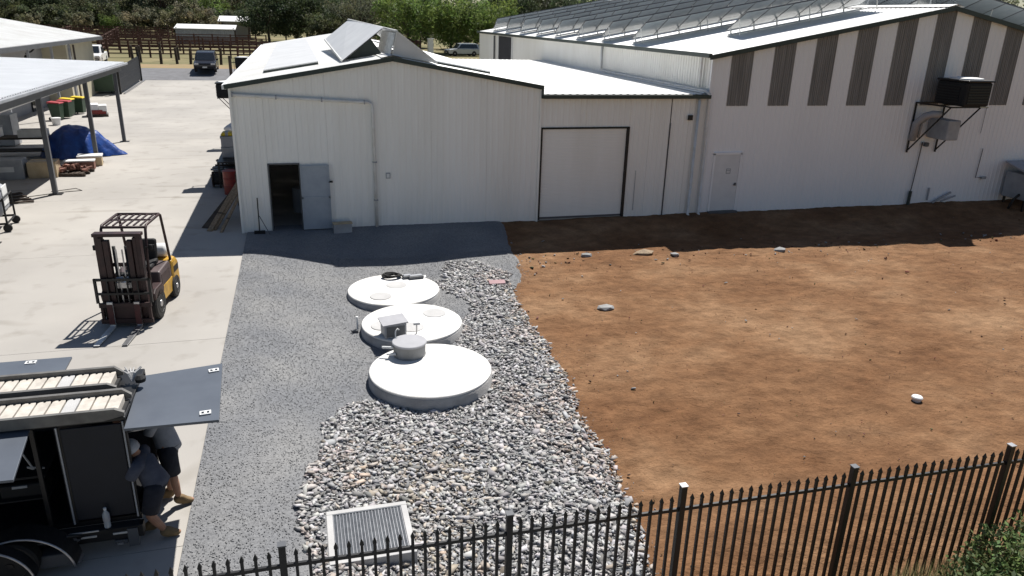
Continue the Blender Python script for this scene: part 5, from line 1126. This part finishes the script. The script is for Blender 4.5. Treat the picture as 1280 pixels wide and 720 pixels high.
# rubble at the top of the dirt bank
for i, (x, y, s, lab) in enumerate([(10.1, -2.95, .16, 'grey rubble lump standing at the shadow edge on the dirt, leftmost'), (12.0, -3.0, .3, 'broad flat rubble slab at the shadow edge on the dirt'), (12.9, -3.35, .14, 'small pale rubble lump right of the flat slab on the dirt'), (16.5, -3.6, .2, 'grey rubble lump at the shadow edge in the middle of the dirt'), (9.0, -7.2, .2, 'pale flat stone in the dirt near the rock edge')]):
    r0 = np.random.default_rng(20 + i); V = ico_v * s * (1 + r0.uniform(-.3, .25, (12, 1))) * np.array([1.3, .9, .35 if i in (1, 4) else .6]); o = MB().add([tuple(v) for v in V], [tuple(f) for f in ico_f]).build('rubble', m_riser if i != 1 else m_wood, None, .02); o.location = (x, y, site1(x, y) + .02); tag(o, lab, 'rubble')

# ---------------------------------------------------------------- gate, road side posts, stockyards
g = thing('sliding_gate', 'dark grey steel picket gate slid open at the yard entrance', 'gate', (0, 0, 0))
ga, gb = Vector((-11.35, 41.6, 0)), Vector((-10.75, 47.2, 0))
for k in range(41):
    p = ga.lerp(gb, k / 40); z = T(p.y); MB().span((-.03, -.035, .15), (.03, .035, 2.0)).build('picket', m_trimg, g, loc=(p.x, p.y, z))
for dz in (.2, 1.1, 1.85):
    for k in range(6):
        p, q = ga.lerp(gb, k / 6), ga.lerp(gb, (k + 1) / 6); MB().beam((p.x, p.y, T(p.y) + dz), (q.x, q.y, T(q.y) + dz), .05, .07).build('rail', m_black, g)
for p in (ga, gb): MB().span((-.08, -.08, -.1), (.08, .08, 2.3), ).build('post', m_black, g, loc=(p.x, p.y, T(p.y)))
MB().beam((ga.x + .25, ga.y, T(ga.y) + .03), (gb.x + .25, gb.y, T(gb.y) + .03), .12, .1).build('track', m_steel, g)
pg = thing('side_gate', 'dark post and railing at the road side behind the shed corner', 'fence', (-3.6, 47.2, T(47.2)))
MB().span((-.12, -.12, -.1), (.12, .12, 2.1)).build('post', m_oldwood, pg)
for k in range(12): MB().span((.3 + .16 * k, -.02, .1), (.33 + .16 * k, .02, 1.7)).build('picket', m_black, pg)
MB().span((.1, -.025, 1.5), (2.3, .025, 1.56)).span((.1, -.025, .2), (2.3, .025, .26)).build('rail', m_black, pg)
wp = [(-14.0, 62.5, 1.5), (-13.6, 63.2, 1.4), (-13.2, 62.0, 1.5), (-11.6, 64.0, 1.7), (-11.0, 60.0, 1.2), (-9.6, 60.4, 1.4), (-8.3, 60.2, 1.4), (-7.2, 60.6, 1.5), (-5.4, 59.6, 1.5), (-10.3, 67, 1.3)]
names = ['leftmost of the close trio', 'middle of the close trio', 'right of the close trio', 'tall one just right of the trio', 'short one behind the sliding gate', 'thin one left of the road middle', 'one left of the thick post', 'thick one in the middle of the verge', 'tall one next to the dark parked car', 'far one back in the paddock']
proto = None
for (x, y, h), nm in zip(wp, names):
    o = MB().lathe([(.14, -.2), (.13, h * .6), (.12, h), (.05, h + .03)], n=9).build('wooden_post', m_oldwood); o.location = (x, y, T(y)); o.rotation_euler = (random.uniform(-.05, .05), random.uniform(-.06, .06), 0)
    tag(o, 'dark wooden post on the dry verge, ' + nm, 'post', 'wooden posts on the verge')
def pipe_fence(label, p, q, nposts, h, rails, m=m_rust):
    t = thing('stock_fence', label, 'fence', (0, 0, 0), 0, 'rusty stockyard fences'); p = Vector(p); q = Vector(q); prev = None
    pm_ = MB().span((-.09, -.09, -.2), (.09, .09, h))
    for k in range(nposts):
        c = p.lerp(q, k / (nposts - 1)); z = T(c.y)
        if prev is None: o = pm_.build('post', m, t); me = o.data
        else:
            o = bpy.data.objects.new('post', me); COL.objects.link(o); o.parent = t
        o.location = (c.x, c.y, z); prev = c
    for r_ in range(rails):
        mb = MB(); hz = h * (r_ + .75) / rails
        mb.beam((p.x, p.y, T(p.y) + hz), (q.x, q.y, T(q.y) + hz), .09, .10); mb.build('rail', m, t)
rows_ = ['nearest the road', 'second from the road', 'third from the road', 'fourth from the road', 'fifth from the road', 'sixth from the road', 'farthest from the road']
for i, (y, x0, x1, n) in enumerate([(70, -22, 1, 12), (77, -34, -2, 15), (84, -36, -3, 15), (92, -40, -2, 17), (100, -44, -16, 13), (109, -48, -16, 14), (119, -52, -18, 14)]):
    pipe_fence('rusty pipe stockyard fence running across, ' + rows_[i], (x0, y, 0), (x1, y + 1.5, 0), n, 1.75, 4)
for i, x in enumerate((-20, -27, -33)):
    pipe_fence('rusty stockyard fence running away from the road, ' + ['rightmost', 'middle one', 'leftmost'][i], (x, 77, 0), (x - 6, 119, 0), 14, 1.7, 4)
pipe_fence('rusty pipe fence with gate bays beside the dark parked car', (-3.6, 57.6, 0), (8, 61, 0), 8, 1.8, 4, m_rust)
# two little open sheds in the stockyard
def shelter(label, x, y, w, d, h, wall):
    t = thing('stock_shelter', label, 'shelter', (x, y, T(y)))
    MB().add([(-w / 2, -d / 2, h * .88), (w / 2, -d / 2, h * .88), (w / 2, d / 2, h * 1.12), (-w / 2, d / 2, h * 1.12), (-w / 2, -d / 2, h * .88 + .12), (w / 2, -d / 2, h * .88 + .12), (w / 2, d / 2, h * 1.12 + .12), (-w / 2, d / 2, h * 1.12 + .12)], [(3, 2, 1, 0), (4, 5, 6, 7), (0, 1, 5, 4), (1, 2, 6, 5), (2, 3, 7, 6), (3, 0, 4, 7)]).build('roof', m_roofw, t)
    for sx_ in (-w / 2 + .3, w / 2 - .3):
        for sy_ in (-d / 2 + .3, d / 2 - .3): MB().span((sx_ - .08, sy_ - .08, 0), (sx_ + .08, sy_ + .08, h)).build('post', m_oldwood, t)
    if wall: MB().ribbed((-w / 2 + .2, -d / 2 + .1, 0), (1, 0, 0), (0, 0, 1), (0, -1, 0), w - .4, h * .85, 0, .3, .04).build('wall', m_greyp, t)
    MB().span((-w / 2 + .2, d / 2 - .2, 0), (w / 2 - .2, d / 2 - .1, h)).build('back_wall', m_greyw, t)
shelter('low grey stock shelter with white skillion roof beyond the dark parked car', -10.9, 104, 8.6, 4.0, 2.3, True)
shelter('smaller taller stock shelter with white roof behind the low one', -7.6, 117, 5.0, 4.5, 3.3, False)

# ---------------------------------------------------------------- parked cars
def car(label, loc, rz, paint, style, cat):
    t = thing('parked_car', label, cat, loc, rz)
    w = .92; L = 2.35
    prof = [(-L, .45), (-L + .05, .30), (L - .12, .30), (L, .42), (L, .72), (L - .1, .86), (1.1, 1.0), (-L + .1, 1.02), (-L, .9)]
    MB().prism(prof, -w, w, 'x').build('body', paint, t, .07)
    back = -2.1 if style == 'wagon' else -.75
    cab = [(1.15, .98), (.55, 1.62), (.2, 1.70), (back + .35, 1.70), (back, 1.55), (back - .12, .98)]
    c = MB(); n = len(cab)
    for s, k in ((-1, .0), (1, .0)): pass
    vs = [(-(w - .04) if z < 1.2 else -(w - .16), y, z) for y, z in cab] + [((w - .04) if z < 1.2 else (w - .16), y, z) for y, z in cab]
    c.add(vs, [tuple(range(n))[::-1], tuple(range(n, 2 * n))] + [(i, (i + 1) % n, n + (i + 1) % n, n + i) for i in range(n)]); c.build('cabin', paint, t, .03)
    MB().add([(-.74, 1.155, 1.02), (.74, 1.155, 1.02), (.66, .60, 1.60), (-.66, .60, 1.60), ], [(0, 1, 2, 3)]).build('windscreen', m_glass, t).location = (0, .012, .008)
    for s in (-1, 1):
        MB().add([(s * .895, .85, 1.06), (s * .79, .48, 1.56), (s * .79, back + .3, 1.56), (s * .895, back + .1, 1.06)], [(0, 1, 2, 3)] if s > 0 else [(3, 2, 1, 0)]).build('side_window', m_glass, t).location = (s * .012, 0, 0)
        MB().box((s * (w + .08), .95, 1.08), (.16, .09, .14)).build('mirror', m_blackm, t, .02)
        MB().box((s * .68, L - .02, .74), (.36, .08, .15)).build('headlight', m_chrome, t, .02)
        for y in (1.45, -1.4): wheel(t, s * .82, y, .36, .22)
    MB().box((0, L + .005, .66), (.86, .05, .17)).box((0, L + .01, .42), (1.5, .06, .14)).build('grille', m_blackm, t)
    MB().box((0, L + .035, .48), (.38, .012, .12)).build('number_plate', m_whitep, t)
    MB().tube([(-.8, L + .05, .45), (-.75, L + .12, .6), (.75, L + .12, .6), (.8, L + .05, .45)], .035, 6).build('bumper_bar', m_blackm if paint is not m_ute else m_blackm, t)
    return t
car('dark blue four wheel drive parked on the road facing the yard', (-6.0, 52.0, T(52.0) - .01), R(182), m_suv, 'wagon', 'car')
car('white utility vehicle parked beyond the workshop, facing the yard', (-16.6, 58.2, T(58.2) - .02), R(184), m_ute, 'ute', 'ute')
car('silver car parked under the trees behind the shed roof', (24.2, 82.6, T(82.6) - .1), R(100), m_silver, 'wagon', 'car')
t = thing('white_post', 'white square post standing under the trees behind the shed roof', 'post', (19.4, 80.5, T(80.5) - .1)); MB().span((-.35, -.35, 0), (.35, .35, 2.2)).build('shaft', m_whitep, t); MB().span((-.42, -.42, 2.2), (.42, .42, 2.32)).build('cap', m_whitep, t)
t = thing('rust_tank', 'dark rusty tank under the trees behind the shed roof', 'tank', (16.5, 84, T(84))); MB().lathe([(2.2, 0), (2.2, 1.7), (2.1, 1.8)], n=24).build('shell', m_rust, t); MB().lathe([(2.25, 1.75), (.001, 2.1)], n=24, cap=False).build('roof', m_rust, t)

# ---------------------------------------------------------------- trees
def tree_proto(seed, H, crown, kind):
    r0 = np.random.default_rng(seed); t = bpy.data.objects.new('tree', None); COL.objects.link(t)
    base = {'dense': (.050, .070, .034), 'gum': (.105, .115, .07), 'bright': (.125, .18, .05), 'pale': (.17, .165, .10), 'scrub': (.078, .092, .046)}[kind]
    tr_ = MB(); th = H * (.42 if kind != 'dense' else .3); lean = r0.uniform(-.06, .06, 2) * H
    tr_.tube([(0, 0, -.4), (lean[0] * .3, lean[1] * .3, th * .5), (lean[0], lean[1], th), (lean[0] * 1.5, lean[1] * 1.5, H * .8)], [H * .028, H * .022, H * .017, H * .004], 8)
    tips = []
    for k in range(9 if kind != 'dense' else 7):
        a = k * 2.4 + r0.uniform(-.4, .4); z0 = th * r0.uniform(.55, 1.1); r1 = crown * r0.uniform(.45, .9); z1 = z0 + (H - z0) * r0.uniform(.35, .85)
        p0 = np.array([lean[0] * z0 / th, lean[1] * z0 / th, z0]); p2 = np.array([lean[0] + r1 * math.cos(a), lean[1] + r1 * math.sin(a), z1]); p1 = (p0 + p2) / 2 + np.array([0, 0, -.08 * r1]) + r0.normal(0, .1 * crown / 3, 3)
        tr_.tube([tuple(p0), tuple(p1), tuple(p2)], [H * .012, H * .008, H * .003], 6); tips.append(p2); tips.append(p1 * .4 + p2 * .6)
    tr_.build('trunk', m_bark, t)
    nc = {'dense': 95, 'gum': 60, 'bright': 70, 'pale': 40, 'scrub': 60}[kind]; per = {'dense': 85, 'gum': 75, 'bright': 80, 'pale': 70, 'scrub': 80}[kind]
    C_ = []
    for k in range(nc):
        if k < len(tips): c = tips[k]
        else:
            u = r0.normal(size=3); u /= np.linalg.norm(u); rr_ = r0.random() ** .45
            zc = H * .50; c = np.array([lean[0], lean[1], zc]) + u * rr_ * np.array([crown, crown, H * .46])
            if kind in ('gum', 'bright'):  # gather towards limb ends, leaving gaps between boughs
                q = tips[r0.integers(len(tips))]; c = c * .72 + q * .28 if r0.random() < .7 else c
        C_.append(c)
    P = []; tint = []; V = []
    for c in C_:
        cr = crown * r0.uniform(.16, .30); m_ = per; d = r0.normal(size=(m_, 3)); d /= np.linalg.norm(d, axis=1)[:, None]; rad = r0.random(m_) ** .4
        pp_ = c + d * rad[:, None] * cr * np.array([1, 1, .72])
        if kind == 'bright': pp_[:, 2] -= r0.random(m_) ** 2 * cr * 1.3     # drooping sprays
        s = r0.uniform(.5, 1.0, m_) * (.34 if kind != 'pale' else .26)
        nrm = d * .5 + r0.normal(size=(m_, 3)); nrm /= np.linalg.norm(nrm, axis=1)[:, None]
        a_ = np.cross(nrm, r0.normal(size=(m_, 3))); a_ /= np.linalg.norm(a_, axis=1)[:, None]; b_ = np.cross(nrm, a_)
        el = 1.5 if kind != 'bright' else 2.4
        quad = np.stack([pp_ - a_ * (s * el)[:, None] * .5, pp_ + b_ * s[:, None] * .34, pp_ + a_ * (s * el)[:, None] * .5, pp_ - b_ * s[:, None] * .34], 1)
        V.append(quad.reshape(-1, 3)); hue = r0.uniform(.75, 1.35); col = np.array(base) * hue * np.array([r0.uniform(.9, 1.15), 1, r0.uniform(.8, 1.2)])
        tint.append(np.repeat(np.clip(col * r0.uniform(.8, 1.25, (m_, 1)), 0, 1), 4, axis=0))
    V = np.concatenate(V); F = np.arange(len(V)).reshape(-1, 4)
    tri_mesh('crown', V, F, m_leaf, np.concatenate(tint), t, quads=True)
    return t
protos = {'dense': [tree_proto(1, 10, 5.0, 'dense'), tree_proto(2, 9, 4.4, 'dense')], 'gum': [tree_proto(3, 12, 6.0, 'gum'), tree_proto(4, 11, 5.4, 'gum'), tree_proto(5, 10, 6.2, 'gum')],
          'bright': [tree_proto(6, 10, 6.0, 'bright'), tree_proto(7, 9, 5.6, 'bright')], 'pale': [tree_proto(8, 4.5, 2.6, 'pale'), tree_proto(9, 3.6, 2.2, 'pale')], 'scrub': [tree_proto(10, 5.5, 3.8, 'scrub'), tree_proto(11, 4.6, 3.4, 'scrub')]}
words = {'dense': 'dark dense tree', 'gum': 'olive grey gum tree', 'bright': 'bright green drooping tree', 'pale': 'pale bushy sapling', 'scrub': 'low green scrub tree'}
used = set()
TREES = [
 ('gum', -62, 128, 1.1), ('bright', -54, 130, 1.0), ('gum', -47, 127, 1.05), ('dense', -41, 132, 1.05), ('gum', -36, 138, 1.1), ('gum', -30, 134, 1.0), ('dense', -26.5, 139, 1.1), ('gum', -22, 136, 1.15), ('gum', -16.5, 140, 1.05),
 ('bright', -13, 136, 1.0), ('gum', -9, 143, 1.1), ('dense', -2.0, 110, 1.0), ('dense', 4.2, 112, .98), ('dense', 9, 120, 1.0), ('gum', 12, 108, .95), ('gum', 18, 116, 1.0), ('bright', 17.2, 86, .95), ('bright', 23.8, 89, .95), ('bright', 29.5, 90, .9), ('dense', 31, 104, 1.0),
 ('dense', 38, 106, 1.1), ('gum', 43, 112, 1.1), ('dense', 48, 108, 1.05), ('bright', 55, 112, 1.05), ('gum', 62, 114, 1.1), ('dense', 69, 118, 1.15), ('gum', 77, 122, 1.1), ('bright', 86, 120, 1.2), ('gum', 95, 122, 1.2), ('dense', 104, 118, 1.2), ('bright', 84, 66, 1.0), ('gum', 93, 62, 1.0), ('dense', 101, 72, 1.0), ('gum', 112, 66, 1.1), ('scrub', 82, 110, 1.3), ('scrub', 92, 108, 1.3), ('scrub', 101, 108, 1.3),
 ('pale', -33, 124, 1.1), ('pale', -24.5, 127, 1.2), ('pale', -19, 124, 1.3), ('pale', -14.8, 125, 1.5), ('pale', -40, 122, 1.0), ('pale', -46, 121, 1.0), ('bright', -28.5, 127, .42),
 ('scrub', -58, 124, 1), ('scrub', -50, 123, 1.1), ('scrub', -43.5, 125, 1), ('scrub', -37, 127, 1.1), ('scrub', -30.5, 130, 1), ('scrub', -22, 131, 1.1), ('scrub', -17, 132, 1), ('scrub', -10, 131, 1.1), ('scrub', -5, 128, 1), ('scrub', 0.5, 118, 1.1), ('scrub', 7, 106, .9),
 ('scrub', 13, 101, .8), ('scrub', 21, 104, 1), ('scrub', 27, 101, 1), ('scrub', 33, 98, 1.1), ('scrub', 40, 98, 1.1), ('scrub', 48, 100, 1.1)]
ordw = ['leftmost', 'second from the left', 'third from the left', 'fourth from the left', 'fifth from the left', 'sixth from the left', 'seventh from the left', 'eighth from the left', 'ninth from the left', 'tenth from the left', 'eleventh from the left', 'twelfth from the left', 'thirteenth from the left', 'fourteenth from the left', 'fifteenth from the left', 'sixteenth from the left']
zone = lambda x: 'behind the stockyards' if x < -3 else 'behind the sheds'
seen_ = {}
for kind, x, y, s in sorted(TREES, key=lambda q: math.atan2(q[1] - 1.83, q[2] + 23.5)): seen_.setdefault((kind, zone(x)), []).append((x, y))
for q, (kind, x, y, s) in enumerate(TREES):
    pr = protos[kind][q % len(protos[kind])]; z = T(y) - .1
    if pr.name in used: o = dup(pr, (x, y, z), q * 1.7, None, s)
    else:
        o = pr; used.add(pr.name); o.location = (x, y, z); o.rotation_euler = (0, 0, q * 1.7); o.scale = (s,) * 3
    lst = seen_[(kind, zone(x))]; k_ = lst.index((x, y)); pos_ = ordw[k_] if len(lst) > 1 else 'the only one there'
    tag(o, '%s %s, %s' % (words[kind], zone(x), pos_), 'tree', '%ss %s' % (words[kind], zone(x)))
# far wood that closes the view behind the trees one can tell apart
def far_wood():
    r0 = np.random.default_rng(77); V = []; tint = []
    for k in range(260):
        x = r0.uniform(-190, 230); y = r0.uniform(150, 230); h = r0.uniform(8, 15); m_ = 90; hue = r0.uniform(.7, 1.3); base = np.array([(.06, .078, .042), (.085, .095, .058), (.07, .10, .045)][k % 3]) * hue
        d = r0.normal(size=(m_, 3)); d /= np.linalg.norm(d, axis=1)[:, None]; pp_ = np.array([x, y, 1.5 + h * .5]) + d * (r0.random(m_) ** .4)[:, None] * np.array([5.5, 5.5, h * .5])
        s = r0.uniform(.7, 1.3, m_); a_ = r0.normal(size=(m_, 3)); a_ /= np.linalg.norm(a_, axis=1)[:, None]; b_ = np.cross(a_, r0.normal(size=(m_, 3))); b_ /= np.linalg.norm(b_, axis=1)[:, None]
        V.append(np.stack([pp_ - a_ * s[:, None], pp_ + b_ * s[:, None] * .6, pp_ + a_ * s[:, None], pp_ - b_ * s[:, None] * .6], 1).reshape(-1, 3)); tint.append(np.repeat(base * r0.uniform(.75, 1.25, (m_, 1)), 4, axis=0))
    V = np.concatenate(V); tag(tri_mesh('far_wood', V, np.arange(len(V)).reshape(-1, 4), m_leaf, np.concatenate(tint), quads=True), kind='stuff')
far_wood()
# leafy bush and dry grass outside the fence, lower right
def leaf_mass(name, n, f, size, base, parent=None, el=1.6, up=0):
    r0 = np.random.default_rng(len(name) + n); P = f(r0, n); s = r0.uniform(.6, 1.2, n) * size
    nrm = r0.normal(size=(n, 3)) + np.array([0, 0, .8]); nrm /= np.linalg.norm(nrm, axis=1)[:, None]; a_ = np.cross(nrm, r0.normal(size=(n, 3))) + np.array([0, 0, up]); a_ /= np.linalg.norm(a_, axis=1)[:, None]; b_ = np.cross(nrm, a_); b_ /= np.linalg.norm(b_, axis=1)[:, None]
    V = np.stack([P - a_ * (s * el * .5)[:, None], P + b_ * (s * .4)[:, None], P + a_ * (s * el * .5)[:, None], P - b_ * (s * .4)[:, None]], 1)
    tint = np.repeat(np.clip(np.array(base) * r0.uniform(.6, 1.5, (n, 1)) * r0.uniform(.85, 1.15, (n, 3)), 0, 1), 4, axis=0)
    return tri_mesh(name, V.reshape(-1, 3), np.arange(4 * n).reshape(-1, 4), m_leaf, tint, parent, quads=True)
bush = thing('bush', 'green leafy bush growing against the picket fence at the lower right corner', 'bush', (9.75, -17.75, -.55))
cl = [(np.array([r_[0], r_[1], r_[2]]), r_[3]) for r_ in ((0, 0, .35, .45), (-.45, -.1, .2, .35), (.5, .1, .45, .5), (1.0, .0, .5, .5), (.2, -.5, .4, .5), (-.3, -.55, .25, .4), (.8, -.5, .5, .55), (1.4, -.2, .45, .5), (-.75, -.35, .12, .38), (-1.15, -.45, .05, .34), (-1.6, -.5, .0, .30), (-.2, -.2, .35, .42), (.4, .12, .62, .42), (1.0, .1, .7, .45), (1.7, 0, .7, .5))]
def bush_pts(r0, n):
    k = r0.integers(0, len(cl), n); d = r0.normal(size=(n, 3)); d /= np.linalg.norm(d, axis=1)[:, None]; c = np.array([q[0] for q in cl])[k]; rad = np.array([q[1] for q in cl])[k] * r0.random(n) ** .35
    return c + d * rad[:, None]
leaf_mass('foliage', 8000, bush_pts, .055, (.14, .19, .075), bush)
leaf_mass('seed_heads', 500, bush_pts, .035, (.26, .27, .17), bush)['kind'] = 'stuff'
sb = MB()
for k in range(22):
    c, rr_ = cl[k % len(cl)]; a = k * 1.9; sb.tube([(.1 * math.cos(a), -.2 + .1 * math.sin(a), 0), tuple(c * .6 + np.array([0, 0, .05])), tuple(c + np.array([rr_ * .5 * math.cos(a), rr_ * .5 * math.sin(a), rr_ * .6]))], [.012, .008, .004], 5)
sb.build('stems', m_wood, bush)
def grass():
    r0 = np.random.default_rng(31); n = 7000; x = r0.uniform(6.0, 13, n); y = -17.12 - r0.gamma(1.6, .22, n)
    k = (r0.random(n) < ss(6.5, 9.4, x) * .95 + .05) & (fbm(x * 1.5, y * 1.5, 3) > -.12); x, y = x[k], y[k]; n = len(x); z = site(x, y) - .03; h = r0.uniform(.12, .55, n) * ss(6.0, 9.6, x) + .05; a = r0.uniform(0, 6.28, n); l = r0.uniform(.02, .20, n); w = .0065
    dx, dy = np.cos(a), np.sin(a); V = np.stack([np.c_[x - dy * w, y + dx * w, z], np.c_[x + dy * w, y - dx * w, z], np.c_[x + dx * l, y + dy * l, z + h]], 1)
    col = np.where(r0.random(n)[:, None] < .75, np.array([[.42, .35, .19]]), np.array([[.17, .20, .07]])) * r0.uniform(.7, 1.25, (n, 1))
    tag(tri_mesh('dry_grass_tufts', V.reshape(-1, 3), np.arange(3 * n).reshape(-1, 3), m_leaf, np.repeat(col, 3, axis=0)), kind='stuff')
grass()
